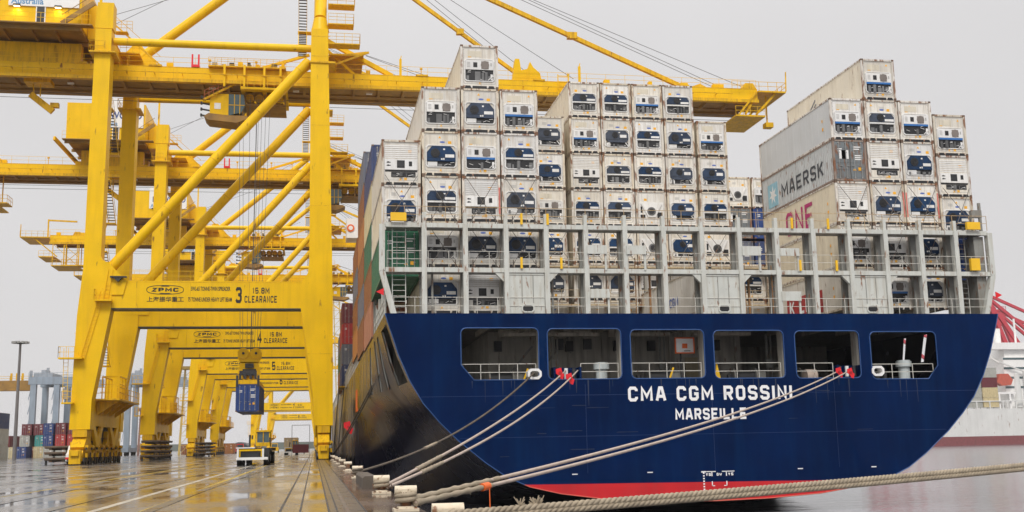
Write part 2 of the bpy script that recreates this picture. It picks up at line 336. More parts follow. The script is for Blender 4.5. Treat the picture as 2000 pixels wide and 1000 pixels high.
tc = t.nodes.new('ShaderNodeTexCoord'); h1 = t.nodes.new('ShaderNodeTexNoise'); h1.inputs['Scale'].default_value = .55; h1.inputs['Detail'].default_value = 5
mp = t.nodes.new('ShaderNodeMapping'); mp.inputs['Scale'].default_value = (.7, 1.5, 1); L(tc.outputs['Object'], mp.inputs[0]); L(mp.outputs[0], h1.inputs['Vector'])
bm = t.nodes.new('ShaderNodeBump'); bm.inputs['Strength'].default_value = .22; bm.inputs['Distance'].default_value = .35; L(h1.outputs['Fac'], bm.inputs['Height']); L(bm.outputs[0], b.inputs['Normal'])
WZ = -3.2
struct('water', MB().box(QX, 4000, -400, 5000, WZ-4, WZ), m)
o = struct('quay_wall', MB().box(QX-.02, QX+.06, -60, 900, -6, -.05), mat('quay_wall', (.05, .045, .04), .6, var=.3, dirt=.5))

# ------------------------------------------------------------------ containers (local: base centre of the front end at the origin, length along +y)
HWD, LEN, HGT = 1.219, 12.19, 2.896
def ring(mb, x0, x1, z0, z1, wd, y0, y1, ch=0.0):
    if ch:
        po = [(x0+ch, z0), (x1-ch, z0), (x1, z0+ch), (x1, z1-ch), (x1-ch, z1), (x0+ch, z1), (x0, z1-ch), (x0, z0+ch)]
    else: po = [(x0, z0), (x1, z0), (x1, z1), (x0, z1)]
    cx, cz = (x0+x1)/2, (z0+z1)/2; n = len(po)
    pi_ = [(cx+(a-cx)*(1-2*wd/(x1-x0)), cz+(b-cz)*(1-2*wd/(z1-z0))) for a, b in po]
    vs = [(a, y0, b) for a, b in po]+[(a, y0, b) for a, b in pi_]+[(a, y1, b) for a, b in po]+[(a, y1, b) for a, b in pi_]
    fs = []
    for i in range(n):
        j = (i+1) % n
        fs += [(i, j, n+j, n+i), (i, 2*n+i, 2*n+j, j), (n+i, n+j, 3*n+j, 3*n+i)]
    return mb.add(vs, fs)
def disc(mb, x, z, r, y0, y1, n=20): return mb.tube((x, y1, z), (x, y0, z), r, n)
def frame_mesh():
    f = MB()
    for s in (-1, 1):
        a, b_ = (s*1.075, s*HWD)
        x0, x1 = min(a, b_), max(a, b_)
        f.box(x0, x1, 0, .14, .12, HGT-.12); f.box(x0, x1, LEN-.14, LEN, .12, HGT-.12)
        f.box(min(s*1.14, s*HWD), max(s*1.14, s*HWD), .14, LEN-.14, .03, .16); f.box(min(s*1.14, s*HWD), max(s*1.14, s*HWD), .14, LEN-.14, HGT-.10, HGT)
    for y0 in (0, LEN-.14): f.box(-1.06, 1.06, y0+.005, y0+.135, HGT-.14, HGT-.01)
    f.box(-1.06, 1.06, .012, .13, .03, .17); f.box(-1.06, 1.06, LEN-.13, LEN-.012, .03, .17)
    return f
def cast_mesh():
    f = MB()
    for x in (-1, 1):
        for y in (.08, LEN-.08):
            for z in (.06, HGT-.06): f.cbox((x*1.135, y, z), (.180, .18, .118))
    return f
def strip_mesh():
    f = MB(); f.box(-.46, .46, -.012, .05, -.02, .15)  # black bars drawn taller so they take in the shading around them
    for s in (-1, 1):
        f.prism([(s*.54, -.02), (s*.98, -.02), (s*.90, .16), (s*.60, .16)], 1, -.012, .05)
    return f
def body_reefer():
    f = MB(); f.box(-1.185, 1.185, .14, LEN-.02, .1, HGT-.03)
    for i in range(1, 12):
        for s in (-1, 1): f.box(min(s*1.18, s*1.192), max(s*1.18, s*1.192), i*1.0-.03, i*1.0+.03, .17, HGT-.11)
    return f
def body_dry(y0=.10, flat_front=False):
    f = MB(); f.box(-1.13, 1.13, .16, LEN-.1, .1, HGT-.05)
    n = 44; stp = (LEN-.3)/n                      # trapezoid corrugation on both long sides
    for s in (-1, 1):
        vs = []; fs = []
        k = 0
        for i in range(n):
            a = .15+i*stp
            for dy, d in ((0, 1.165), (.25, 1.165), (.38, 1.205), (.87, 1.205)):
                vs += [(s*d, a+dy*stp, .14), (s*d, a+dy*stp, HGT-.1)]
        for i in range(len(vs)//2-1): fs.append((2*i, 2*i+1, 2*i+3, 2*i+2))
        f.add(vs, fs)
    return f
def triangle(mb, x, z, sz, y): return mb.prism([(x-sz*.58, z-sz*.5), (x+sz*.58, z-sz*.5), (x, z+sz*.5)], 1, y-.006, y+.02)
def ellipse(mb, x, z, a, c, y): return mb.prism([(x+a*math.cos(t*PI/8), z+c*math.sin(t*PI/8)) for t in range(16)], 1, y-.006, y+.02)
PF = .055       # y of the white end panel's face
PROTO = {}; EP = {}
def base_reefer(kind):
    root = empty('reefer_container', (0, 0, 0))
    body_reefer().build('body', RSIDE, root); frame_mesh().plus(cast_mesh(), CAST).build('corner_frame', CREAMF, root)
    strip_mesh().build('fork_bar_and_shade', BLK, root)
    t = MB(); ring(t, -1.03, 1.03, .30, 2.68, .022, PF-.008, PF+.01, .06)
    for i in range(9):
        for x in (-1.0, 1.0): disc(t, x, .42+i*.27, .018, PF-.02, PF, 6)
    root['trim'] = 1; EP[root.name] = MB().box(-1.075, 1.075, PF, .14, .17, HGT-.14).plus(t, GASK)
    return root
def machinery(root, x0, x1, z0, z1, rng, dense=True):
    """dark recess with condenser, compressor and pipes"""
    u = MB().box(x0, x1, PF-.012, PF+.01, z0, z1)
    q = MB(); h = z1-z0
    x = x0+.05
    while x < x1-.12:
        wd = rng.uniform(.10, .36); wd = min(wd, x1-x-.05)
        if rng.random() < .75:
            hh = h*rng.uniform(.45, .9)
            if rng.random() < .5: q.box(x, x+wd, PF-.05, PF-.012, z0+.02, z0+hh)
            else: q.tube((x+wd/2, PF-.04, z0+.02), (x+wd/2, PF-.04, z0+hh), min(wd*.4, .12), 10)
        x += wd+rng.uniform(.04, .14)
    u.plus(q, UGREY)
    p = MB()
    for i in range(4):
        xa = rng.uniform(x0, x1-.3); za = rng.uniform(z0+.05, z1-.05); p.tube((xa, PF-.06, za), (xa+rng.uniform(.1, .35), PF-.06, za+rng.uniform(-.1, .1)), .016, 6)
    return u.plus(p, WHT).build('machinery', BLK, root)
def stickers(root, rng, emblem=True, zt=2.05):
    s = MB(); triangle(s, rng.uniform(-.15, .15), .36, .16, PF)
    if rng.random() < .45: s.box(.18, .36, PF-.006, PF+.01, .28, .46)
    x = rng.choice([-.62, .55, -.45, .7]); s.box(x-.11, x+.11, PF-.006, PF+.01, zt+.02, zt+.2)
    if rng.random() < .35: triangle(s, rng.uniform(-.8, .8), 2.5, .15, PF)
    E_ = EP[root.name]; E_.plus(s, ORG)
    if emblem:
        e = MB(); ellipse(e, .08, zt+.13, .17, .062, PF); E_.plus(e, EMB)
    if rng.random() < .6:
        p = MB(); x = rng.uniform(-.7, .2)
        for k in range(3): p.box(x, x+.34, PF-.004, PF+.01, 2.36-k*.07, 2.395-k*.07)
        E_.plus(p, GASK)
def seam(root):
    s = MB()
    for x in (-.72, -.24, .24, .72): s.box(x-.008, x+.008, PF-.004, PF+.01, 2.0, 2.62)
    EP[root.name].plus(s, GASK)
def unit_octagon(root, rng, sub):
    f = MB(); ring(f, -.97, .97, .52, 1.98, .055, PF-.05, PF+.01, .13); f.build('unit_frame', UWHITE, root)
    if sub == 0:     # tall blue housing with a big dark fan
        oc = [(-.90, .92), (.90, .92), (.90, 1.50), (.58, 1.90), (-.58, 1.90), (-.90, 1.50)]; fan = (-.38, 1.44, .29); lab = (.25, .82, 1.16, 1.36); rec = (.57, .92)
    elif sub == 1:   # shallow blue housing over a white tray
        oc = [(-.90, 1.30), (.90, 1.30), (.90, 1.64), (.70, 1.88), (-.70, 1.88), (-.90, 1.64)]; fan = (-.10, 1.60, .26); lab = (.20, .86, 1.34, 1.50); rec = (.57, 1.14)
    else:            # blue housing chamfered all round
        oc = [(-.90, 1.16), (-.70, .92), (.70, .92), (.90, 1.16), (.90, 1.62), (.68, 1.88), (-.68, 1.88), (-.90, 1.62)]; fan = (-.15, 1.52, .25); lab = (.22, .74, 1.30, 1.54); rec = (.57, .92)
    k = MB()
    for a in oc[:]: disc(k, a[0]*.94, 1.4+(a[1]-1.4)*.92, .022, PF-.112, PF-.095, 6)
    k.bar((-.85, PF-.105, 1.15), (.2, PF-.105, 1.15), .014)
    u = MB().prism(oc, 1, PF-.10, PF).plus(k, DRK).build('cooling_unit', UBLUE, root)
    g = MB(); disc(g, fan[0], fan[1], fan[2], PF-.13, PF-.09)
    for k in (.35, .7): 
        for i in range(20):
            t0 = 2*PI*i/20; t1 = 2*PI*(i+1)/20; rr = fan[2]*k
            g.bar((fan[0]+rr*math.cos(t0), PF-.135, fan[1]+rr*math.sin(t0)), (fan[0]+rr*math.cos(t1), PF-.135, fan[1]+rr*math.sin(t1)), .012)
    g.build('fan_grille', BLK, u)
    p = MB().box(lab[0], lab[1], PF-.112, PF-.09, lab[2], lab[3]); p.box(.12, .24, PF-.112, PF-.09, oc[-2][1]-.26 if sub == 0 else 1.68, (oc[-2][1]-.16) if sub == 0 else 1.76)
    if sub == 0: p.box(-.02, .08, PF-.112, PF-.09, 1.0, 1.1); p.box(.12, .2, PF-.112, PF-.09, 1.0, 1.12)
    p.build('label_plate', UWHITE, u)
    if sub == 1: MB().box(-.90, .90, PF-.07, PF, 1.16, 1.28).build('tray', UWHITE, root)
    machinery(root, -.88, .88, rec[0], rec[1], rng)
    if sub != 1:
        c = MB().box(-.86, -.25 if sub == 0 else -.55, PF-.055, PF-.014, .60, .88); c.build('condenser_box', UWHITE, root)
    if sub == 2:
        s = MB(); s.bar((-.88, PF-.06, .60), (-.62, PF-.06, .95), .06); s.bar((.88, PF-.06, .60), (.62, PF-.06, .95), .06); s.build('strut', UWHITE, root)
def unit_box(root, rng, stripe):
    f = MB(); ring(f, -.97, .97, .46, 1.98, .05, PF-.05, PF+.01, .12); f.build('unit_frame', UWHITE, root)
    u = MB().box(-.90, .90, PF-.07, PF, 1.24, 1.88).build('control_panel', UWHITE, root)
    MB().box(-.40, -.14, PF-.085, PF-.06, 1.40, 1.72).build('display_window', BLK, u)
    g = MB(); disc(g, .36, 1.56, .27, PF-.10, PF-.06); g.box(.12, .60, PF-.084, PF-.06, 1.30, 1.80); g.build('fan_grille', FANB, u)
    d = MB(); 
    for i in range(4): d.box(-.80, -.60, PF-.08, PF-.06, 1.42+i*.09, 1.46+i*.09)
    d.box(.72, .80, PF-.08, PF-.06, 1.5, 1.7); d.build('switch', GASK, u)
    if stripe: MB().box(-.90, .90, PF-.075, PF, 1.10, 1.235).build('blue_stripe', STRB, root)
    machinery(root, -.90, .90, .50, 1.10 if stripe else 1.23, rng)
    MB().box(.72, .86, PF-.06, PF-.013, .55, .95).build('receiver_tank', UWHITE, root)
    s = MB(); s.bar((.55, PF-.07, .54), (.88, PF-.07, .85), .05); s.build('strut', UWHITE, root)
def unit_louvre(root, rng):
    l = MB()
    for i in range(7): l.box(-1.02, 1.02, PF-.02, PF+.005, 1.72+i*.125, 1.79+i*.125)
    l.build('louvre', UWHITE, root)
    u = MB().box(-1.02, 1.02, PF-.06, PF, .96, 1.64).build('control_panel', UWHITE, root)
    k = MB(); k.box(-.26, .22, PF-.075, PF-.05, 1.08, 1.56); k.box(.48, .68, PF-.075, PF-.05, 1.2, 1.5)
    for z in (1.22, 1.42): k.add([(-.92, PF-.07, z), (-.82, PF-.07, z-.04), (-.66, PF-.07, z), (-.82, PF-.07, z+.07)], [(0, 1, 2, 3)]).box(-.9, -.66, PF-.075, PF-.05, z-.02, z+.03)
    k.build('display_window', BLK, u)
    g = MB(); disc(g, -.02, 1.32, .20, PF-.09, PF-.07); g.build('fan_grille', DRK, u)
    MB().box(-1.0, 1.0, PF-.015, PF, .84, .94).build('dark_slot', BLK, root)
    machinery(root, -.62, .90, .50, .82, rng)
def unit_vframe(root, rng):
    u = MB().box(-.95, .95, PF-.04, PF, .62, 1.95).build('control_panel', UWHITE, root)
    g = MB(); disc(g, 0, 1.22, .34, PF-.09, PF-.03); g.build('fan_ring', UGREY, u)
    h = MB(); disc(h, 0, 1.22, .22, PF-.11, PF-.08); h.build('fan_grille', DRK, u)
    v = MB(); v.bar((-.80, PF-.08, 1.85), (-.25, PF-.08, .78), .11); v.bar((.80, PF-.08, 1.85), (.25, PF-.08, .78), .11); v.bar((-.3, PF-.08, .80), (.3, PF-.08, .80), .10); v.build('strut', UWHITE, root)
    d = MB(); d.box(-.88, -.5, PF-.052, PF-.03, .66, .95); d.box(.45, .88, PF-.052, PF-.03, .66, 1.15); d.box(-.86, -.72, PF-.052, PF-.03, 1.1, 1.6); d.build('machinery_recess', BLK, u)
def make_reefer(kind, var):
    rng = random.Random(sum(map(ord, kind))*7+var*101)
    root = base_reefer(kind)
    if kind == 'oct_tall': unit_octagon(root, rng, 0)
    elif kind == 'oct_flat': unit_octagon(root, rng, 1)
    elif kind == 'oct_full': unit_octagon(root, rng, 2)
    elif kind == 'box_stripe': unit_box(root, rng, True)
    elif kind == 'box_plain': unit_box(root, rng, False)
    elif kind == 'louvre': unit_louvre(root, rng)
    elif kind == 'vframe': unit_vframe(root, rng)
    stickers(root, rng, kind.startswith('oct'))
    if kind in ('box_stripe', 'box_plain'):
        a = MB(); a.box(-.75, .15, PF-.008, PF+.01, 2.12, 2.5); a.build('access_hatch', mat('hatch_cream', (.66, .60, .48), .5, var=.08, dirt=.3), root); seam(root)
    elif kind != 'louvre': seam(root)
    EP.pop(root.name).build('end_panel', CREAM, root); del root['trim']
    return root
def make_dry(colour):
    DOORS = []; m = DRYS[colour]; root = empty('dry_container', (0, 0, 0))
    body_dry().build('body', m, root); frame_mesh().plus(cast_mesh(), CAST).build('corner_frame', mat('rusty_frame', (.30, .24, .20), .6, var=.25, dirt=.6, dirtcol=(.2, .1, .05), rust=.6) if colour == 'steel' else m, root)
    for s in (-1, 1):
        d = MB(); x0, x1 = (min(s*.02, s*1.06), max(s*.02, s*1.06)); d.box(x0, x1, .035, .1, .18, HGT-.15)
        for i in range(5): z = .30+i*.5; d.box(x0+.03, x1-.03, .022, .05, z, z+.30)
        lb = MB()
        for x in (.28, .80):
            lb.tube((s*x, .0, .14), (s*x, .0, HGT-.12), .024, 6)
            for z in (.25, .9, 2.0, 2.65): lb.cbox((s*x, .005, z), (.11, .05, .06))
            lb.bar((s*x, -.02, 1.05), (s*(x-.2), -.02, 1.05), .035)
        d.plus(lb, GRYST)
        DOORS.append(d)
    mk = MB()
    for k, (x, z, wd) in enumerate(((.25, 2.35, .6), (.25, 2.2, .45), (.35, 1.75, .5), (.35, 1.62, .5), (.35, 1.49, .5), (-.85, 2.2, .3), (-.85, 2.05, .3))): mk.box(x, x+wd, .012, .03, z, z+.07)
    st = MB(); st.box(.55, .75, .010, .03, .75, .97); triangle(st, .28, .85, .2, .016); DOORS[1].plus(mk, WHT).plus(st, ORG)
    for d in DOORS:
        if colour == 'steel': d.plus(MB().box(min(a[0] for a in d.v)+.25, min(a[0] for a in d.v)+.75, .008, .03, 1.55, 2.15), WHT)
        d.build('door', mat('door_brown_grey', (.17, .19, .20), .55, var=.25, dirt=.7, dirtcol=(.15, .10, .06), rust=.4) if colour == 'steel' else m, root)
    return root
def place(kind, var, loc, label, group, sz=1.0):
    key = (kind, var)
    if key not in PROTO:
        o = make_dry(kind[4:]) if kind.startswith('dry_') else make_reefer(kind, var); PROTO[key] = snap(o)
    else: o = copy_snap(PROTO[key])
    o.location = loc; o.scale = (1, 1, sz)
    tag(o, label, 'container', group); return o
KD = dict(oct_tall='tall blue eight-sided cooler', oct_flat='flat blue cooler above white tray', oct_full='blue cooler with cut corners', box_stripe='white control box and blue stripe',
          box_plain='white control box without stripe', louvre='louvred end and black window', vframe='grey fan between slanted struts')
ORD = ['lowest', 'second', 'third', 'fourth', 'fifth', 'sixth', 'seventh', 'eighth', 'ninth', 'tenth', 'eleventh', 'twelfth', 'thirteenth', 'fourteenth', 'fifteenth', 'sixteenth']
def nth(i): return 'first' if i == 0 else ORD[i]
def desc(kind): return ('plain %s dry container with doors' % kind[4:]) if kind.startswith('dry_') else 'white reefer, '+KD[kind]
X0, PX, YA, YB = 3.958+HWD, 2.52, 67.12, 79.6
CNT = {}
BAYA = {0: {2: 'dry_green', 3: 'oct_tall', 4: 'louvre'}, 1: {1: 'oct_tall', 2: 'box_plain', 3: 'oct_flat', 4: 'oct_tall', 5: 'box_plain'},
        2: {1: 'louvre', 2: 'oct_tall', 3: 'louvre', 4: 'box_stripe', 5: 'oct_tall', 6: 'box_plain'}, 3: {1: 'oct_tall', 2: 'oct_tall', 3: 'oct_tall', 4: 'oct_flat', 5: 'box_stripe'},
        8: {1: 'box_plain'}, 12: {1: 'box_stripe', 2: 'box_plain', 3: 'louvre', 4: 'dry_steel', 5: 'box_stripe'}, 13: {1: 'box_stripe', 2: 'louvre', 3: 'oct_tall', 4: 'louvre', 5: 'oct_flat', 6: 'box_stripe'},
        14: {1: 'oct_tall', 2: 'oct_tall', 3: 'oct_tall', 4: 'oct_tall', 5: 'box_stripe'}, 15: {2: 'dry_blue', 3: 'oct_tall', 4: 'louvre', 5: 'box_stripe'}}
vi = 0
for c, tiers in BAYA.items():
    for k, kind in tiers.items():
        vi += 1; dz = -.65 if c in (0, 15) else (.25 if c > 8 else 0)
        z = 9.23+2.9*(k-1)+dz
        if c == 0 and k == 4: z -= 0
        CNT['A', c, k] = place(kind, 0 if kind.startswith('dry') else vi % 3, (X0+PX*c, YA, z), '%s, %s tier of %s' % (desc(kind), ORD[k-1], 'quayside stern stack' if c == 0 else ('%s stern column from quay' % ORD[c])), 'containers stacked at the stern')
BAYB = {5: ['oct_flat', 'oct_tall', 'oct_tall', 'box_plain', 'oct_full', 'oct_full'], 6: ['louvre', 'oct_tall', 'oct_flat', 'oct_flat', 'louvre', 'box_stripe', 'oct_flat'],
        7: ['oct_flat', 'oct_tall', 'oct_flat', 'oct_flat', 'oct_flat', 'oct_full', 'oct_flat'], 8: ['box_plain', 'louvre', 'vframe', 'vframe', 'oct_flat', 'oct_flat', 'box_stripe'],
        9: ['oct_tall', 'louvre', 'oct_full', 'oct_full', 'oct_full', 'oct_tall', 'oct_flat'], 10: ['louvre', 'oct_flat', 'vframe', 'oct_flat', 'oct_full', 'box_stripe'],
        11: ['louvre', 'oct_flat'], 12: ['louvre', 'box_plain'], 13: ['dry_grey'], 14: ['dry_slate']}
for c, lst in BAYB.items():
    for k, kind in enumerate(lst):
        vi += 1; x = X0+PX*c-(.42 if c == 5 else 0.05)+(.12 if c >= 10 else 0)
        CNT['B', c, k+1] = place(kind, 0 if kind.startswith('dry') else vi % 3, (x, YB, 8.87+2.84*k), '%s, %s tier, %s column of second bay' % (desc(kind), ORD[k], ORD[c]), 'containers in the second bay', .975)
BAYC = {13: ['dry_grey', 'dry_blue', 'dry_slate', 'dry_steel', 'vframe'], 14: ['dry_blue', 'dry_slate', 'dry_navy', 'dry_blue', 'box_plain'], 12: ['dry_grey', 'dry_slate', 'louvre', 'vframe'], 11: ['louvre', 'oct_full', 'dry_steel']}
for c, lst in BAYC.items():
    for k, kind in enumerate(lst):
        vi += 1
        CNT['C', c, k+1] = place(kind, 0, (X0+PX*c+(0 if c < 14 else .1), 93.4, 10.4+2.84*k+.3*(k > 2)), '%s, %s tier, %s column of third bay' % (desc(kind), ORD[k], ORD[c]), 'containers in the third bay')
for k, kind in enumerate(['dry_red', 'dry_maroon', 'dry_red', 'dry_slate', 'dry_maroon', 'dry_red']):
    CNT['D', 13, k+1] = place(kind, 0, (X0+PX*13+.4, 107.5, 10.6+2.97*k), '%s, %s tier behind the third bay' % (desc(kind), ORD[k]), 'containers in the fourth bay')
PORTS = [(YB, 8.9, ['dry_salmon', 'dry_brown', 'dry_green', 'dry_cream', 'dry_navy'], 'second bay'), (93.4, 9.2, ['dry_brown', 'dry_slate', 'dry_brown', 'dry_orange', 'dry_brown', 'dry_slate'], 'third bay'),
         (107.5, 10.0, ['dry_orange', 'dry_brown', 'dry_slate', 'dry_brown'], 'fourth bay'), (155, 9.6, ['dry_navy', 'dry_slate', 'dry_red', 'dry_maroon'], 'bay ahead of the deckhouse'), (169, 9.6, ['dry_orange', 'dry_green', 'dry_slate'], 'second bay ahead of the deckhouse')]
for y, z0, lst, nm in PORTS:
    for k, kind in enumerate(lst):
        CNT['P', y, k] = place(kind, 0, (X0 if y < 150 else X0-.3, y, z0+2.87*k), 'plain %s container on quay side, %s tier, %s' % (kind[4:], ORD[k], nm), 'containers along the port side')
# lettering and colours on the long sides that face the quay
def side_text(key, s, m, y, z, width, height, bold=.03, name='lettering'):
    return letters('lettering', s, m, CNT[key], (-1.216, y, z), PORT, width, height, bold)
side_text(('A', 12, 4), 'MAERSK', mat('letter_dark', (.045, .05, .06), .45, var=.2), 5.05, .76, 7.0, 1.05, .17)
def side_poly(key, poly, m, name, d=1.212):
    o = MB().prism(poly, 0, -d-.004, -d+.01).build(name, m, CNT[key]); return o
side_poly(('A', 12, 4), [(9.2, .4), (11.0, .4), (11.0, 2.2), (9.2, 2.2)], SKYB, 'emblem_panel')
side_poly(('A', 12, 4), [(10.1+(.72 if i % 2 == 0 else .30)*math.sin(i*PI/7), 1.3+(.72 if i % 2 == 0 else .30)*math.cos(i*PI/7)) for i in range(14)], WHT, 'emblem_star', 1.218)
side_text(('A', 12, 3), 'ONE', MAGT, 5.85, .55, 4.5, 1.75, .16)
kl = side_poly(('A', 12, 1), [(3.0, .23), (8.8, .3), (8.8, 1.75), (3.0, 1.75)], DRYS['red'], 'emblem_panel')
side_text(('A', 12, 1), 'K LINE', LETW, 5.9, .5, 4.8, 1.05, .19).location.x = -1.224
side_text(('A', 8, 1), 'CMA CGM', EMB, 5.9, 1.0, 4.2, .62, .2)
for key, x in ((('A', 13, 3), 1.15), (('A', 14, 3), -1.15), (('A', 14, 3), 1.15), (('A', 2, 3), 1.15), (('A', 14, 1), -1.14)):
    MB().box(x-.05, x+.05, -.006, .01, .5, 2.2).build('red_strip', mat('faded_red', (.62, .16, .13), .5, var=.3), CNT[key])
sw = MB(); 
for i in range(3): sw.bar((-1.214, 9.3-i*.25, .9), (-1.214, 7.2-i*.1, 2.2-i*.35), .02, .09)
sw.build('emblem_swoosh', mat('dark_swoosh', (.16, .17, .2), .5), CNT['A', 13, 6])
for key in (('A', 12, 5), ('A', 12, 2), ('A', 12, 1), ('A', 12, 3)):
    st = MB(); st.box(-1.214, -1.20, 1.2, 1.38, .9, 1.12); st.box(-1.214, -1.20, 1.25, 1.36, 1.5, 1.7); st.build('side_sticker', ORG, CNT[key])
for o in list(CNT['A', 12, 5].children):
    if o.name.startswith('body'): o.material_slots[0].link = 'OBJECT'; o.material_slots[0].material = GSIDE

# ------------------------------------------------------------------ the ship
CX, YT = 24.05, 65.3
ship = empty('container_ship', (CX, 200, WZ), 'huge blue hulled container ship berthed stern on beside the quay', 'ship')
SO = (CX, 200, WZ)
def part(mb, name, m, parent=None, **k):
    o = mb.build(name, m, parent or ship, SO if (parent is None or parent is ship) else (0, 0, 0)); return o
def spart(mb, name, m, parent):     # sub-part whose parent is a ship part sitting at the ship's origin
    return mb.build(name, m, parent, SO)
TP = [(20, 9.0), (19.86, 8.5), (19.62, 7.8), (19.2, 6.5), (18.55, 5.0), (17.75, 3.65), (16.85, 2.6), (15.75, 1.5), (14.1, .15), (12.85, -.7), (11.5, -1.3), (9.6, -1.75), (6.8, -2.15), (3.5, -2.35), (0, -2.42)]
BP = [(20, 9.0), (20, 8.5), (20, 7.8), (20, 6.5), (20, 5.0), (20, 3.65), (20, 2.0), (20, 0), (20, -2), (20, -4), (19.8, -6), (19, -8), (16.5, -10), (10, -10.5), (0, -10.5)]
def section(y):
    out_ = []
    for i, (a, b_) in enumerate(zip(TP, BP)):
        s = min(1, max(0, (y-YT)/62)); s = s*s*(3-2*s); s2 = min(1, (y-YT)/22.); s2 = s2*s2*(3-2*s2)
        q = max(s, s2) if i < 5 else s
        out_.append([a[0]+(b_[0]-a[0])*q, a[1]+(b_[1]-a[1])*s])
    if y > 270:
        k = max(0, 1-((y-270)/72)**2.2); out_ = [[p[0]*k, p[1]+(2.5*(1-k) if i == 0 else 0)] for i, p in enumerate(out_)]
    return out_
ys = [YT, 66.6, 71.2, 73.2, 73.8, 74.2, 74.7, 75.6, 76.8, 77.1, 77.4, 78.6, 82.6, 84, 88, 93, 99, 106, 114, 122, 130, 160, 200, 240, 270, 290, 310, 325, 335, 341.5]
secs = [section(y) for y in ys]
h = MB(); n = len(TP)
for sgn in (-1, 1):
    vs = [(CX+sgn*p[0], y, p[1]) for y, s in zip(ys, secs) for p in s]; fs = []
    for j in range(len(ys)-1):
        for i in range(n-1):
            if i in ((1, 2, 3) if sgn < 0 else (1, 2)) and (ys[j] in (66.6, 74.2, 74.7, 77.4, 82.6) if sgn < 0 else ys[j] in (73.8, 76.8)): continue     # the slots of the mooring deck
            fs.append((j*n+i, j*n+i+1, (j+1)*n+i+1, (j+1)*n+i))
    h.add(vs, fs, True)
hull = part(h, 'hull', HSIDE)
# slot trims
tr = MB()
for sgn in (-1,):
    for a, b_ in ((66.6, 71.2), (74.2, 75.6), (77.4, 78.6), (82.6, 84)):
        for y in (a, b_):
            s = section(y)
            for i in (1, 2, 3): tr.bar((CX+sgn*(s[i][0]-.1), y, s[i][1]), (CX+sgn*(s[i+1][0]-.1), y, s[i+1][1]), .10, .06)
part(tr, 'slot_trim', LGRY2)
# flat transom with six openings, blue above the red band
def rrect(x0, x1, z0, z1, r, cl=0, cr=0):
    p = []
    def arc(cx, cz, a0, rr=r):
        for i in range(5): t = a0+PI/2*i/4; p.append((cx+rr*math.cos(t), cz+rr*math.sin(t)))
    if cl: p.extend([(x0, z0+cl), (x0+cl*.85, z0)])
    else: arc(x0+r, z0+r, PI)
    if cr: p.extend([(x1-cr*.85, z0), (x1, z0+cr)])
    else: arc(x1-r, z0+r, 1.5*PI)
    arc(x1-r, z1-r, 0); arc(x0+r, z1-r, PI/2); return p
WIN = [(8.56, 13.28, 5.0, 8.12, .9, 0), (13.83, 18.43, 5.0, 8.07, 0, 0), (19.03, 23.76, 5.0, 8.0, 0, 0), (24.38, 29.0, 4.96, 7.94, 0, 0), (29.75, 34.11, 4.92, 7.9, 0, 0), (34.87, 39.45, 4.82, 7.84, 0, .85)]
holes = [rrect(a, b_, c, d, .32, e, f) for a, b_, c, d, e, f in WIN]
prof = [(CX-x, z) for x, z in TP]+[(CX+x, z) for x, z in TP[-2::-1]]
def zl(x): return -1.16-.0135*(x-11.8)*.8       # painted waterline
def flat_with_holes(outer, holes, y, th):
    loops = [[Vector((u, v, 0)) for u, v in outer]]+[[Vector((u, v, 0)) for u, v in q] for q in holes]
    pts = [p for l in loops for p in l]; tris = tessellate_polygon(loops)
    m_ = MB(); k = len(pts)
    m_.add([(p.x, y, p.y) for p in pts]+[(p.x, y+th, p.y) for p in pts], [tuple(t_) for t_ in tris]+[tuple(i+k for i in t_[::-1]) for t_ in tris])
    s0 = 0
    for l in loops:
        c = len(l); m_.add([(p.x, y, p.y) for p in l]+[(p.x, y+th, p.y) for p in l], [(i, (i+1) % c, c+(i+1) % c, c+i) for i in range(c)])
    return m_
lo = [p for p in prof if p[1] < zl(p[0])]; hi_l = [p for p in prof[:len(TP)] if p[1] >= zl(p[0])]; hi_r = [p for p in prof[len(TP):] if p[1] >= zl(p[0])]
def cross(a, b_):
    for i in range(60):
        mm = ((a[0]+b_[0])/2, (a[1]+b_[1])/2)
        if mm[1] > zl(mm[0]): a = mm
        else: b_ = mm
    return a
cL = cross(hi_l[-1], lo[0]); cR = cross(hi_r[0], lo[-1])
rnd = random.Random(31); rr_ = MB()
for a, b_, c, d_, e_, f_ in WIN:
    for i in range(5):
        x = rnd.uniform(a+.6, b_-.6); l = rnd.uniform(.3, 1.6); wd = rnd.uniform(.015, .05); rr_.add([(x-wd, YT-.054, c-.04), (x+wd, YT-.054, c-.04), (x+wd*.3, YT-.054, c-.04-l), (x-wd*.3, YT-.054, c-.04-l)], [(0, 1, 2, 3)])
for i in range(16):
    x = rnd.uniform(10, 38); z = rnd.uniform(0, 4.2); l = rnd.uniform(.2, .9); rr_.add([(x-l, YT-.054, z), (x+l, YT-.054, z+rnd.uniform(-.02, .02)), (x+l, YT-.054, z+.03), (x-l*.8, YT-.054, z+.03)], [(0, 1, 2, 3)])
tb = part(flat_with_holes(hi_l+[cL, cR]+hi_r, holes, YT-.05, .12).plus(rr_, mat('rust_run', (.02, .03, .06), .6, var=.5)), 'transom', HBLUE)
part(MB().prism([cL]+lo+[cR], 1, YT-.05, YT+.07), 'boot_top', HRED)
bt = MB().path([(x, YT-.055, z) for x, z in [cL]+lo+[cR]], .035, 6); part(bt, 'boot_top_edge', mat('edge_salmon', (.62, .12, .08), .4))
e = MB().path([(x, YT-.05, z) for x, z in hi_l+[cL]], .03, 6).path([(x, YT-.05, z) for x, z in [cR]+hi_r], .03, 6); part(e, 'transom_edge', mat('edge_blue', (.03, .09, .26), .35))
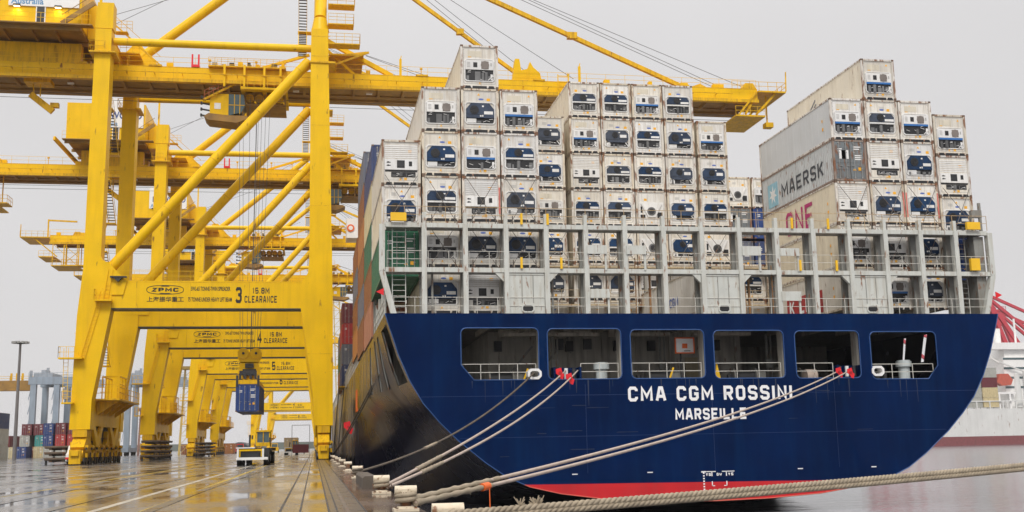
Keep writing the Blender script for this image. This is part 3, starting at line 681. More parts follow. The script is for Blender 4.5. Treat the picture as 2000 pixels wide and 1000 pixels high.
for q in holes:
    c_ = MB(); k = len(q); cx = sum(p[0] for p in q)/k; cz = sum(p[1] for p in q)/k
    c_.path([(p[0], YT-.052, p[1]) for p in q]+[(q[0][0], YT-.052, q[0][1])], .035, 6)
    c_.build('opening_trim', mat('edge_blue', (.03, .09, .26), .35), tb, SO)
sm_ = MB()
for z in (1.6, 4.05): 
    hb = [x for x in range(6, 43)]; sm_.box(CX-(15.6 if z < 2 else 17.9), CX+(15.6 if z < 2 else 17.9), YT-.056, YT-.04, z-.012, z+.012)
for x in (16.1, 24.1, 32.2): sm_.box(x-.01, x+.01, YT-.056, YT-.04, -.6, 4.7)
sm_.build('weld_seam', mat('seam_blue', (.008, .03, .11), .4), tb, SO)
LY = YT-.062-SO[1]
def ship_text(s, m, x, z, width, height, t=.2, gap=.2): return letters('lettering', s, m, tb, (x-SO[0], LY, z-SO[2]), FRONT, width, height, t, gap)
ship_text('CMA CGM ROSSINI', LETW, (18.77+29.34)/2, 3.62, 10.6, .90, .21, .22)
ship_text('MARSEILLE', LETW, (21.7+26.29)/2, 2.46, 4.6, .70, .21, .18)
mk = MB()
for x in (15.3, 19.95, 29.6, 34.5): mk.box(x-.17, x+.17, YT-.060, YT-.04, -.66, -.60)
for k in range(7): mk.box(23.28, 23.38, YT-.060, YT-.04, -.80-k*.16, -.72-k*.16)
mk.box(23.18, 23.48, YT-.060, YT-.04, -.72, -.64); mk.box(23.2, 23.45, YT-.060, YT-.04, -1.86, -1.78)
mk.box(23.5, 24.1, YT-.060, YT-.04, -.70, -.65); mk.box(24.5, 25.3, YT-.060, YT-.04, -.70, -.65); mk.box(23.82, 23.88, YT-.060, YT-.04, -.95, -.65); mk.box(24.75, 24.81, YT-.060, YT-.04, -.95, -.65)
mk.box(23.82, 24.02, YT-.060, YT-.04, -1.55, -1.50); mk.box(24.6, 24.81, YT-.060, YT-.04, -1.55, -1.50); mk.box(23.82, 23.88, YT-.060, YT-.04, -1.55, -1.25); mk.box(24.75, 24.81, YT-.060, YT-.04, -1.55, -1.25)
mk.build('draught_mark', LETW, tb, SO)
for s, x in (('YS', 23.62), ('GW', 24.32), ('YS', 25.05)): ship_text(s, LETW, x, -.93, .34, .17, .24)
# decks and the mooring deck behind the openings
d = MB(); d.box(CX-19.9, CX+19.9, YT+.1, 86, 8.70, 8.98); d.box(CX-19.95, CX+19.95, 86, 268, 8.70, 8.98); part(d, 'main_deck', LGRY2)
def deckpoly(z, ya, yb):
    pl = []; pr = []
    for y in [q for q in ys if ya <= q <= yb]:
        s = section(y)
        for a, b_ in zip(s, s[1:]):
            if a[1] >= z >= b_[1]:
                k = (a[1]-z)/max(1e-6, a[1]-b_[1]); hb = a[0]+(b_[0]-a[0])*k; break
        pl.append((CX-hb+.4, y)); pr.append((CX+hb-.4, y))
    return pl+pr[::-1]
part(MB().prism([(x, max(y, YT+.1)) for x, y in deckpoly(4.6, YT, 88)], 2, 4.45, 4.6), 'mooring_deck', LGRY2)
bw = MB(); bw.box(11.5, 29.4, 73.5, 73.7, 4.6, 8.7); bw.box(11.5, 11.7, 73.7, 86, 4.6, 8.7); bw.box(29.2, 29.4, 73.7, 86, 4.6, 8.7); bw.box(6, 42, 86, 86.2, 4.6, 8.7); bulk = part(bw, 'bulkhead', INTG)
for x in (13.6, 18.7, 24.1, 29.4, 34.5): part(MB().box(x-.12, x+.12, 66.2, 66.9, 4.6, 8.7), 'deck_pillar', INTG)
for x in [12.2+i*2.4 for i in range(8)]: MB().box(x-.05, x+.05, 73.3, 73.5, 4.6, 8.7).build('stiffener', INTG, bulk, SO)
cb = MB()
for a, b_ in ((11.9, 18.2), (19.4, 23.0), (24.6, 28.6)): cb.box(a, b_, 69.5, 70.1, 8.05, 8.25); cb.box(a, b_, 71.5, 71.8, 8.2, 8.69)
for x in [8+2.6*i for i in range(13)]: cb.box(x, x+.12, 66.0, 73.4, 8.35, 8.69)
part(cb, 'deck_beam', mat('beam_cream', (.55, .50, .42), .55, var=.15, dirt=.6, rust=.2))
for x, y in ((15.9, 71), (16.9, 72.5), (17.8, 71), (12, 72.4), (20.2, 72.3), (22.6, 72.3), (27.2, 72.2)): part(MB().box(x-.25, x+.25, y, y+.4, 7.3, 8.0), 'vent_box', DRK)
part(MB().bar((13.8, 73.2, 4.7), (17.0, 73.2, 8.4), .12).bar((12.2, 72, 5.2), (14.2, 72, 7.6), .14).bar((16.6, 72.6, 8.0), (17.0, 72.6, 7.2), .12), 'pipe_brace', LGRY2)
for x in (14.5, 25.3): part(MB().box(x, x+.9, 73.38, 73.5, 4.7, 6.9), 'deck_door', mat('door_beige', (.46, .38, .24), .5, dirt=.3))
for a, b_, c, d_, e_, f_ in WIN:      # railing in every opening
    r = MB(); lft = a+.15 if not e_ else a+.1
    if abs(a-13.83) < .1: lft = 15.95
    rt = b_-.12 if abs(a-29.75) > .1 else 32.4
    r.rail([(lft, YT+.35, c-.02), (rt, YT+.35, c-.02)], 1.0, 1.25, .022, 2); part(r, 'railing', RAILW)
# roller fairleads, winches, bollards on the mooring deck
for x in (13.0, 35.25):
    f = MB(); ring(f, x-.42, x+.42, 5.02, 5.66, .14, YT-.12, YT+.5, .18); part(f, 'fairlead', WHT)
for x in (14.2, 32.55):
    o = part(MB().box(x, x+1.7, YT+.05, YT+1.0, 4.95, 5.02).box(x, x+.12, YT+.05, YT+1., 5.0, 5.75).box(x+1.6, x+1.72, YT+.05, YT+1., 5., 5.75).box(x, x+1.72, YT+.8, YT+1.0, 5.0, 5.75), 'roller_fairlead', HBLUE)
    for k in range(3): MB().tube((x+.35+k*.5, YT+.45, 5.0), (x+.35+k*.5, YT+.45, 5.7), .12, 12).build('roller', WHT if k % 2 else DRK, o, SO)
for x, y in ((17.6, 67.0), (38.0, 66.9)):
    o = part(MB().tube((x, y, 4.6), (x, y, 5.7), .36, 20).tube((x, y, 5.7), (x, y, 6.05), .5, 20).tube((x, y, 6.05), (x, y, 6.12), .42, 20), 'capstan', mat('capstan_grey', (.55, .60, .60), .45, dirt=.3))
for x, y in ((11.4, 68.2), (21.6, 68), (27.3, 68), (30.6, 68.5)):
    o = part(MB().tube((x-.7, y, 5.2), (x+.7, y, 5.2), .42, 18), 'winch', DRK); MB().tube((x-.8, y, 5.2), (x-.7, y, 5.2), .62, 18).tube((x+.7, y, 5.2), (x+.8, y, 5.2), .62, 18).box(x+.85, x+1.4, y-.4, y+.4, 4.6, 5.5).build('winch_flange', LGRY2, o, SO)
rnd = random.Random(77)
for i, x in enumerate((10.2, 12.1, 15.2, 16.6, 19.8, 20.9, 22.9, 25.6, 26.4, 28.5, 30.4, 33.2, 36.4, 40.0)):
    y = rnd.uniform(67, 71.5); k = i % 4
    if k == 0: part(MB().tube((x-.18, y, 4.6), (x-.18, y, 5.35), .16, 14).tube((x+.32, y, 4.6), (x+.32, y, 5.35), .16, 14).box(x-.4, x+.55, y-.25, y+.25, 4.6, 4.72), 'deck_bitts', DRK)
    elif k == 1: part(MB().cbox((x, y, 4.6+.35), (.9, .7, .7)).tube((x-.2, y-.36, 5.1), (x-.2, y-.42, 5.1), .2, 12), 'gear_box', LGRY2)
    elif k == 2: part(MB().tube((x, y+2, 4.7), (x, y+2, 8.3), .09, 10).tube((x+.3, y+2, 4.7), (x+.3, y+2, 8.3), .06, 10).cbox((x+.1, y+1.9, 6.3), (.5, .2, .6)), 'pipe_stand', LGRY2)
    else: part(MB().path([(x+.5*math.cos(t*.5)*(1-.008*t), y+.5*math.sin(t*.5)*(1-.008*t), 4.68+.012*t) for t in range(60)], .05, 6), 'coiled_rope', ROPE)
part(MB().tube((31.2, 67.2, 5.15), (31.9, 67.2, 5.15), .46, 18), 'rope_drum', ROPEL)
for x in (12.6, 21.9): part(MB().bar((x, 66.6, 5.1), (x+.25, 66.6, 5.75), .1), 'safety_marker', YPNT)
part(MB().prism([(24.7, 4.98), (25.15, 4.98), (24.93, 5.95)], 1, 66.3, 66.5), 'safety_marker', YPNT)
o = part(MB().box(22.55, 23.75, 67.15, 67.2, 6.72, 7.64), 'basketball_board', WHT)
fr = MB(); ring(fr, 22.5, 23.8, 6.67, 7.69, .075, 67.10, 67.22); fr.box(22.98, 23.32, 67.12, 67.16, 7.0, 7.3); fr.build('board_border', ORNG, o, SO)
MB().bar((22.9, 67.3, 4.6), (22.9, 67.3, 6.9), .09).bar((22.95, 66.7, 6.8), (23.35, 66.7, 6.8), .05).build('hoop_post', DRK, o, SO)
ws = MB(); ws.box(36.6, 36.85, 75.4, 75.5, 5.6, 6.9); ws.box(38.5, 38.95, 75.4, 75.5, 5.0, 7.2)
# ------------------------------------------------------------------ stern lashing bridge (16 bays)
PX_ = [4.05]+[X0-HWD-.04+PX*i for i in range(1, 17)]
ZT, ZM = 14.45, 11.70
for i, x in enumerate(PX_):
    if i in (0, 16):
        s = 1 if i else -1; xo = CX+s*19.95
        p = MB(); p.bar((CX+s*19.45, 65.75, 8.98), (CX+s*20.15, 65.75, 11.6), .34, .4).bar((CX+s*20.15, 65.75, 11.6), (CX+s*20.15, 65.75, ZT+.02), .34, .4)
    else:
        p = MB().box(x-.15, x+.15, 65.55, 66.0, 8.98, ZT+.1)
        p.box(x-.11, x+.11, 65.6, 65.95, ZT+.1, 15.25)
    part(p, 'frame_post', LGRY)
    if 0 < i < 16: part(MB().box(x-.2, x+.2, 66.55, 66.85, 8.98, ZT-.1), 'rear_post', LGRY2)
for z, nm in ((ZT, 'bridge_beam'), (ZM, 'bridge_beam')):
    b_ = MB()
    xs = [PX_[0]-.1]+PX_[1:16]+[CX+20.15]
    for a, c in zip(xs, xs[1:]): b_.box(a+.15, c-.15, 65.62, 65.9, z-.14, z+.14)
    part(b_, nm, LGRY)
    part(MB().box(4.2, 43.9, 65.92, 66.9, z-.1, z-.02), 'walkway', LGRY2)
r = MB(); r.rail([(4.0, 65.66, ZT+.16), (44.1, 65.66, ZT+.16)], 1.0, 1.26, .018, 2); part(r, 'railing', mat('rusty_rail', (.48, .34, .18), .6, rust=.35, scale=2))
r = MB(); r.rail([(4.2, 65.66, ZM+.16), (44.0, 65.66, ZM+.16)], 1.0, 1.26, .016, 2); part(r, 'railing', RAILW)
r = MB(); r.rail([(4.6, 65.66, 8.98), (43.6, 65.66, 8.98)], 1.05, 1.26, .018, 2); part(r, 'railing', RAILW)
for i in (3, 8, 12):           # closed vent panels between posts
    a, c = PX_[i]+.17, PX_[i+1]-.17
    o = part(MB().box(a, c, 65.68, 65.9, 8.99, ZM-.16), 'vent_panel', LGRY)
    MB().box(a+.75, a+.79, 65.66, 65.69, 9.7, ZM-.3).box(a+1.45, a+1.49, 65.66, 65.69, 9.7, ZM-.3).box(a+.02, c-.02, 65.66, 65.69, ZM-.3, ZM-.27).build('panel_rib', LGRY2, o, SO)
    f = MB(); ring(f, a+.72, a+1.52, 9.1, 9.62, .08, 65.62, 65.7, .14); f.build('port_trim', LGRY, o, SO)
    MB().box(a+.8, a+1.44, 65.665, 65.70, 9.17, 9.55).build('port_glass', BLK, o, SO)
gs = MB()
for i in (3, 4, 8, 9, 12, 13):     # corner brackets under the middle beam
    for z in (ZM-.16,):
        s = -1 if i in (3, 8, 12) else 1; x = PX_[i]+.17*s
        gs.prism([(x, z), (x+s*.55, z), (x, z-.55)], 1, 65.66, 65.88)
part(gs, 'corner_bracket', LGRY)
for x, z, wd, hh in ((16.55, 12.75, 1.25, .55), (19.08, 12.75, 1.25, .55), (26.7, 12.75, 1.25, .6), (29.25, 12.75, 1.3, .5), (16.65, 10.0, 1.25, .55), (29.2, 9.85, 1.3, .6)):
    o = part(MB().box(x, x+wd, 65.45, 65.55, z, z+hh), 'sign_board', LGRY); MB().box(x+wd-.12, x+wd, 65.56, 65.66, z-1.0, z+hh).build('sign_post', LGRY, o, SO)
yb = MB()
for x, z in ((14.1, ZT), (11.55+.9, ZT), (12.4, ZM), (14.9, ZM), (30.2, ZT), (32.7, ZT), (30.6, ZM), (33.1, ZM)):
    part(MB().box(x-.07, x+.07, 65.5, 65.6, z+.1, z+.8), 'yellow_marker', YPNT)
for x, z in ((4.4, ZT+.2), (42.5, ZT+.2), (42.55, ZM+.2)):
    part(MB().box(x, x+.95 if z > 13 else x+.65, 65.38, 65.6, z, z+(.5 if z > 13 else .8)), 'yellow_locker', YPNT)
# ladders, lashing rods
def ladder(x, y, z0, z1, wd=.42, m=RUSTY, name='ladder'):
    l = MB(); l.bar((x-wd/2, y, z0), (x-wd/2, y, z1), .05).bar((x+wd/2, y, z0), (x+wd/2, y, z1), .05)
    for i in range(int((z1-z0)/.33)): l.bar((x-wd/2, y, z0+.2+i*.33), (x+wd/2, y, z0+.2+i*.33), .03)
    return part(l, name, m)
ladder(4.95, 66.2, 8.98, 14.4, .8, LGRY); ladder(19.5, 65.95, 8.98, 12.6); ladder(26.75, 66.0, 8.98, 12.2); ladder(29.0, 66.0, 8.98, 12.2); ladder(42.4, 66.3, 8.98, 14.4, .7, LGRY2)
for x in (7.0, 14.5, 20.8, 27.4): part(MB().bar((x, 66.5, 8.98), (x, 66.5, 11.6), .12), 'deck_pipe', RUSTY if x > 20 else LGRY2)
RODM = mat('lashing_rod', (.12, .105, .09), .6, rust=.3)
for c in (0, 1, 2, 3, 12, 13, 14, 15):
    xl, xr = X0+PX*c-1.05, X0+PX*c+1.05
    for zb, zt in ((ZT+.12, 17.85), (ZM+.1, 14.95)):
        if c in (0, 15) and zb < 12: continue
        for a, e in ((xl+.1, xr-.05), (xr-.1, xl+.05)):
            rod = MB().tube((a, 66.2, zb), (e, 67.0, zt), .02, 6); q = Vector((a, 66.2, zb)).lerp(Vector((e, 67, zt)), .12); rod.tube(q-Vector((0, .02, .3)), q+Vector((0, -.02, .3)), .035, 6); part(rod, 'lashing_rod', RODM)
for c in range(5, 11):
    xl, xr = X0+PX*c-1.05, X0+PX*c+1.05
    for a, e in ((xl+.1, xr), (xr-.1, xl)): part(MB().tube((a, 78.9, 14.4), (e, 79.4, 17.3), .02, 6), 'lashing_rod', RODM)
# lashing bridge between the first and second bays, and the ones further forward along the quay side
def bridge(y, x0, x1, z, step):
    b_ = MB(); 
    for zz in (z, z+2.85): b_.box(x0, x1, y, y+.8, zz-.12, zz)
    b_.rail([(x0, y, z), (x1, y, z)], 1.05, 1.26, .02, 2); b_.rail([(x0, y, z+2.85), (x1, y, z+2.85)], 1.05, 1.26, .02, 2); part(b_, 'inner_bridge', mat('rusty_cream', (.46, .36, .22), .6, rust=.4, dirt=.4))
    p = MB(); x = x0
    while x <= x1: p.box(x-.12, x+.12, y, y+.3, 8.98, z+2.9); x += step
    part(p, 'inner_bridge_post', LGRY2)
bridge(79.62-.9-.02+.0, 4.2, 43.9, 11.3, 5.04); bridge(92.2, 4.2, 43.9, 11.6, 5.04); bridge(106.0, 4.2, 43.9, 11.8, 10.08)
sr = MB(); 
for y in [70+i*3.2 for i in range(60)]: sr.box(4.12, 4.42, y, y+.3, 8.98, 10.9)
sr.box(4.1, 4.6, 92, 268, 10.9, 11.05); part(sr, 'side_passage', LGRY)
r = MB(); r.rail([(4.12, 67, 8.98), (4.12, 268, 8.98)], 1.05, 2.2, .03, 2); part(r, 'railing', RAILW)
# deckhouse with bridge wing
dh = part(MB().box(6.2, 42, 121, 133, 8.98, 25.0).box(9, 39, 120.6, 134, 25, 28.6), 'deckhouse', WHT)
MB().box(3.3, 6.1, 121.5, 124.5, 24.1, 26.3).build('bridge_wing', WHT, dh, SO)
fl = MB(); fl.tube((3.75, 121.46, 25.2), (3.75, 121.40, 25.2), .42, 18); fl.build('lifebuoy', ORNG, dh, SO)
MB().tube((3.75, 121.40, 25.2), (3.75, 121.36, 25.2), .24, 18).build('lifebuoy_centre', WHT, dh, SO)
wn = MB(); wn.box(9.5, 38.5, 120.55, 120.62, 26.4, 27.6); wn.build('bridge_window', GLS, dh, SO)
# gangway on the quay side
gw = part(MB().box(3.1, 3.9, 146, 152, 8.9, 9.05), 'gangway_platform', YEL2)
gl = MB().bar((3.2, 149, 8.9), (2.9, 172, .5), .06, .2).bar((3.85, 149, 8.9), (3.6, 172, .5), .06, .2)
for i in range(60): f = i/60; gl.box(3.2-.3*f, 3.85-.25*f, 149+23*f, 149.2+23*f, 8.9-8.4*f-.03, 8.9-8.4*f)
gl.rail([(3.2, 149, 8.9), (2.9, 172, .5)], 1.0, 1.2, .025, 3).rail([(3.85, 149, 8.9), (3.6, 172, .5)], 1.0, 1.2, .025, 3); part(gl, 'gangway', GANG)
part(MB().box(4.0, 4.1, 108, 111.5, 4.6, 6.7), 'pilot_mark', ORNG)
for x, z in ((3.98, 10.3), (CX+20.02, 10.25)):
    s = -1 if x < 10 else 1
    part(MB().prism([(x, z-.22), (x, z+.22), (x+s*.45, z)], 1, 65.3, 65.36), 'corner_pennant', REDP)
part(MB().box(43.3, 44.05, 66.0, 66.3, 15.6, 16.1).bar((43.95, 66.1, ZT), (43.95, 66.1, 16.6), .16).bar((43.3, 66.1, ZT), (43.3, 66.1, 15.6), .08), 'stern_light_stand', LGRY2)
bs = MB().box(43.2, 43.9, 65.9, 67.8, 8.98, ZT-.2); part(bs, 'side_screen', LGRY2)

# ------------------------------------------------------------------ ship-to-shore cranes
CY = 118.3; CO = (-10.6, CY+9.9, 0); RY = 17.9
def make_crane():
    root = empty('container_crane', CO); root['category'] = 'crane'; root['group'] = 'yellow quay cranes'
    def P(mb, name, m=YEL, parent=None):
        return mb.build(name, m, parent or root, CO)
    for k, y in enumerate((CY, CY+RY)):
        L1 = [(-24.3, 3.5), (-22.3, 3.5), (-22.25, 6.5), (-20.75, 15.8), (-20.75, 18.74), (-21.3, 19.9), (-21.95, 21.2), (-21.85, 46.0 if k == 0 else 44.6), (-23.5, 46.0 if k == 0 else 44.6), (-23.65, 20), (-24.05, 15)]
        leg = MB().prism(L1, 1, y, y+2.0)
        sd = MB()      # plate seams and gusset
        for z in (9.0, 13.2, 27.0, 35.5): sd.box(-24.2 if z < 15 else -23.6, (-22.2+(z-6.5)*.155) if z < 15 else -21.95, y-.012, y+.0, z-.02, z+.02)
        sd.prism([(-22.1, 17.2), (-19.6, 17.2), (-19.3, 18.6), (-21.2, 20.6), (-22.3, 21.0)], 1, y-.03, y+.0)
        P(leg.plus(sd, YEL), 'landside_leg')
        if k == 0: P(MB().prism([(-23.6, 46.1), (-21.75, 46.1), (-21.75, 49.0), (-23.4, 49.0)], 1, y+.1, y+1.9), 'leg_head')
        L2 = [(.02, 3.5), (1.9, 3.5), (1.82, 16), (1.05, 47.1), (-.76, 47.1), (-.80, 43), (-.72, 21.0), (-.85, 19.6), (-1.45, 18.74), (-1.55, 15.8), (-.25, 7.5)]
        wl = MB().prism(L2, 1, y, y+2.0)
        sd = MB()
        for z in (11.0, 27, 36, 43.9, 46.2): sd.box(-.7 if z > 15 else -.8, 1.3 if z > 15 else 1.8, y-.012, y, z-.03, z+.03)
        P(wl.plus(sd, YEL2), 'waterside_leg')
        P(MB().tube((.2, y+1.0, 47.1), (.2, y+1.0, 48.6), 1.0, 16, .72).tube((.2, y+1, 48.6), (.4, CY+9.9-(1.6 if k == 0 else -1.6), 65.5), .70, 16), 'mast_tube')
        bm_ = P(MB().box(-20.74, -1.46, y+.1, y+1.9, 15.84, 18.70), 'portal_beam')
        P(MB().box(-20.74, -1.5, y+.06, y+1.94, 15.70, 15.835), 'beam_flange', DRK, bm_)
        sm2 = MB()
        for x in (-18.3, -12.9, -6.9, -3.4): sm2.box(x-.02, x+.02, y+.088, y+.1, 15.86, 18.68)
        P(sm2.box(-20.7, -1.5, y+.085, y+.1, 18.55, 18.6), 'beam_seam', YEL2, bm_)
        P(MB().rail([(-20.5, y+.15, 18.7), (-1.6, y+.15, 18.7)], 1.05, 1.9, .02, 2), 'railing', YEL, bm_)
        dbm = MB().tube((-21.3, y+1.0, 19.9), (-1.0, y+1.0, 43.6), .56, 20); fl_ = MB(); pa, pb = Vector((-21.3, y+1, 19.9)), Vector((-1.0, y+1, 43.6))
        for f in (.05, .28, .51, .74, .95): e = pa.lerp(pb, f); d = (pb-pa).normalized()*.05; fl_.tube(e-d, e+d, .575, 20)
        P(dbm.plus(fl_, YEL2), 'diagonal_brace')
        zc = 44.95 if k == 0 else 44.2
        P(MB().tube((-21.75, y+1, zc), (-.75, y+1, zc+.12), .42, 18), 'cross_pipe')
        P(MB().box(-24.0, -21.3, y-.5, y+2.5, zc-1.75, zc-1.6).rail([(-24, y-.5, zc-1.6), (-22.3, y-.5, zc-1.6)], 1.1, .8).rail([(-24, y-.5, zc-1.6), (-24, y+2.4, zc-1.6)], 1.1, 1.), 'leg_platform', YEL2)
        P(MB().box(-.95, 1.9, y-.15, y+2.4, 43.1, 43.3), 'leg_platform', YEL2)
    for x0, x1 in ((-24.1, -22.4), (.15, 1.75)):
        sb = P(MB().box(x0, x1, CY+2.0, CY+RY, 3.9, 6.6), 'sill_beam')
        # bogies: equaliser triangles, wheel trucks, wheels
        for e in range(4):
            ya = CY-1.6+e*5.65
            bg_ = MB(); bg_.box(x0+.15, x1-.15, ya+1.5, ya+3.9, 2.75, 3.45) 
            bg_.prism([(ya+.6, 1.75), (ya+1.2, 1.3), (ya+4.2, 1.3), (ya+4.8, 1.75), (ya+3.3, 2.9), (ya+2.1, 2.9)], 0, x0+.2, x1-.2)
            if e % 2 == 0: bg_.prism([(ya+1.6, 3.46), (ya+9.2, 3.46), (ya+9.0, 3.0), (ya+5.9, 2.4), (ya+4.9, 2.4), (ya+1.9, 3.0)], 0, x0+.35, x1-.35)
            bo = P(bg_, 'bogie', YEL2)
            tr_ = MB()
            for q in (0, 2.75): tr_.prism([(ya+.15+q, .35), (ya+2.35+q, .35), (ya+2.45+q, .9), (ya+1.9+q, 1.45), (ya+.6+q, 1.45), (ya+.05+q, .9)], 0, x0+.25, x1-.25)
            P(tr_, 'wheel_truck', YEL2, bo)
            for q in (.7, 1.85, 3.4, 4.55):
                for xw in (x0+.18, x1-.18): P(MB().tube((xw-.08, ya+q, .36), (xw+.08, ya+q, .36), .35, 16), 'wheel', DRK, bo)
            dt = MB(); d2 = MB()
            dt.box(x0+.55, x1-.55, ya+(3.7 if e == 0 else .1), ya+5.5, 1.46, 3.88)  # dark filler box stands in for the shaded gaps behind the plates
            for q in (1.25, 4.0):
                d2.cbox((x1-.02, ya+q, .95), (.22, .5, .42)).tube((x1-.05, ya+q-.35, 1.75), (x1-.05, ya+q+.35, 1.75), .2, 10); dt.cbox((x1+.04, ya+q+.55, .9), (.12, .18, .5)).cbox((x1+.02, ya+q-.6, 1.6), (.14, .25, .22))
            d2.cbox((x0-.05, ya+2.7, 1.9), (.3, .5, .8)); dt.cbox((x1+.06, ya+2.72, .75), (.1, .22, .9))
            P(d2.plus(dt, DRK), 'motor_and_gap_shade', YEL2, bo)
        for ya in (CY+1.9, CY+11.6):
            vp = MB()
            for xa, xb in ((x0-.02, x0+.25), (x1-.25, x1+.05)): vp.prism([(ya, 3.9), (ya+1.3, 3.9), (ya+2.9, 2.75), (ya+4.5, 3.9), (ya+5.8, 3.9), (ya+3.5, 1.75), (ya+2.3, 1.75)], 0, xa, xb)
            P(vp, 'equaliser_plate', YEL)
        for y, s in ((CY-1.75, -1), (CY+21.1, 1)):
            P(MB().box(x0+.3, x1-.3, y-.25, y+.25, .1, 1.5).box(x0+.45, x1-.45, y+s*.3-.2, y+s*.3+.2, .9, 1.4), 'buffer', YEL2)
    # platform with electrical house beside the landside sill
    pf = P(MB().box(-22.35, -19.9, CY+2.2, CY+15.5, 6.5, 6.66), 'side_platform', YEL2)
    P(MB().rail([(-19.95, CY+2.2, 6.66), (-19.95, CY+15.5, 6.66)], 1.15, 1.5, .035, 2).rail([(-22.3, CY+2.2, 6.66), (-19.95, CY+2.2, 6.66)], 1.15, 1.2, .035, 2), 'railing', YEL, pf)
    for y in (CY+3.5, CY+7, CY+10.5, CY+14): P(MB().prism([(-22.3, 6.45), (-20.2, 6.45), (-22.3, 5.0)], 1, y-.1, y+.1), 'bracket', YEL2, pf)
    hs = P(MB().box(-21.6, -20.7, CY+10.6, CY+12.2, 6.68, 8.4), 'cable_reel_box', YEL2)
    cg = MB()
    for z in (7.4, 8.2): cg.bar((-20.2, CY+3.5, z), (-20.2, CY+9, z), .06).bar((-22.1, CY+3.5, z), (-20.2, CY+3.5, z), .06)
    for y in (CY+3.5, CY+5.4, CY+7.2, CY+9): cg.bar((-20.2, y, 6.66), (-20.2, y, 9.0), .1).bar((-21.9, y, 6.66), (-21.9, y, 9.0), .1)
    cg.bar((-20.2, CY+3.5, 9), (-20.2, CY+9, 9), .12).bar((-21.9, CY+3.5, 9), (-21.9, CY+9, 9), .12).bar((-21.9, CY+3.5, 9), (-20.2, CY+3.5, 9), .12); P(cg, 'shelter_frame', YEL, pf)
    # small leg platforms and cat ladders on the outside of the landside leg
    for z, xa, xb in ((10.7, -25.5, -23.2), (6.2, -25.0, -23.9), (16.6, -22.3, -20.6)):
        q = MB().box(xa, xb, CY-.9, CY-.02, z-.14, z); q.rail([(xa, CY-.85, z), (xb, CY-.85, z)], 1.1, .7, .025, 2).rail([(xa, CY-.85, z), (xa, CY-.05, z)], 1.1, .7, .025, 2); P(q, 'leg_platform', YEL)
    l = MB()
    for x, z0, z1, x2 in ((-23.3, 10.7, 16.6, -21.6), (-21.3, 16.6, 18.9, -20.9), (-24.8, 6.2, 10.7, -24.9)):
        for o_ in (-.22, .22): l.bar((x+o_, CY-.12, z0), (x2+o_, CY-.12, z1+1), .045)
        for i in range(int((z1-z0)/.4)): f = i*.4/(z1+1-z0); l.bar((x+(x2-x)*f-.22, CY-.12, z0+i*.4), (x+(x2-x)*f+.22, CY-.12, z0+i*.4), .035)
    P(l, 'cat_ladder', YEL)
    P(MB().box(-20.9, -19.3, CY-.5, CY+.05, 18.95, 19.1).prism([(-20.6, 18.95), (-19.7, 18.95), (-20.1, 18.5)], 1, CY-.45, CY-.05), 'flood_light', DRK)
    # zigzag staircase between the landside legs
    stc = MB(); stg = MB(); z = 6.7; ya, yb = CY+8.2, CY+12.8; lane = 0; x_l = -24.6
    while z < 43:
        p, q = (ya, yb) if lane == 0 else (yb, ya); x = x_l+lane*.95; k = 15
        for i in range(k):
            f = i/k; y = p+(q-p)*f; stc.box(x, x+.8, y-.13, y+.13, z+4.1*f, z+4.1*f+.05)
        for xx in (x, x+.8): stg.bar((xx, p, z), (xx, q, z+4.1), .05, .18).bar((xx, p, z+1.0), (xx, q, z+5.1), .04)
        z += 4.1; stg.box(x_l, x_l+1.8, q-.6, q+.6, z-.10, z+.02).rail([(x_l, q+(.6 if lane == 0 else -.6), z), (x_l+1.8, q+(.6 if lane == 0 else -.6), z)], 1.1, .9, .022, 2); lane = 1-lane
    so_ = P(stg, 'staircase', YEL); P(stc, 'stair_tread', DRK, so_)
    stc = MB(); stg = MB(); z = 44.2          # stair up the waterside mast
    for fl in range(3):
        for i in range(14): stc.box(-2.2, -1.3, CY+1.0+.2*i*(1 if fl % 2 == 0 else -1)+(0 if fl % 2 == 0 else 2.8), CY+1.2+.2*i*(1 if fl % 2 == 0 else -1)+(0 if fl % 2 == 0 else 2.8), z+i*.27, z+i*.27+.06)
        y0, y1 = (CY+1, CY+3.9) if fl % 2 == 0 else (CY+3.9, CY+1)
        for xx in (-2.2, -1.3): stg.bar((xx, y0, z), (xx, y1, z+3.8), .05, .16).bar((xx, y0, z+1), (xx, y1, z+4.8), .04)
        z += 3.8; stg.box(-2.3, -.8, y1-.5, y1+.5, z-.08, z)
    so_ = P(stg, 'mast_stair', YEL); P(stc, 'stair_tread', DRK, so_)
    for z, x1 in ((45.6, 4.6), (47.9, 3.9), (50.2, 4.0)):
        q = MB().box(1.05, x1, CY+.2, CY+1.8, z-.12, z); q.rail([(1.1, CY+.2, z), (x1, CY+.2, z), (x1, CY+1.8, z)], 1.15, .9, .025, 3); P(q, 'mast_platform', YEL2)
    q = MB().bar((1.2, CY+9.9, 46.2), (6.2, CY+9.9, 46.8), .25).bar((1.2, CY+6, 46.0), (5.6, CY+6, 46.7), .25).box(1.2, 5.2, CY+5, CY+12, 45.9, 46.1).bar((1.1, CY+5, 44.4), (5.8, CY+5, 46.4), .22)
    P(q, 'sheave_platform', YEL2)
    for x in (-22.7, .2): P(MB().box(x-.7, x+.7, CY+2.0, CY+RY, 44.2, 45.5), 'tie_beam')
    # boom girder with walkway and rails
    gy0, gy1 = CY+5.3, CY+11.9
    bo = P(MB().box(-52, 53.5, gy0, gy0+1.5, 42.45, 43.85), 'boom_girder'); P(MB().box(-52, 53.5, gy1-1.5, gy1, 42.75, 43.85), 'far_girder', BRN, bo)
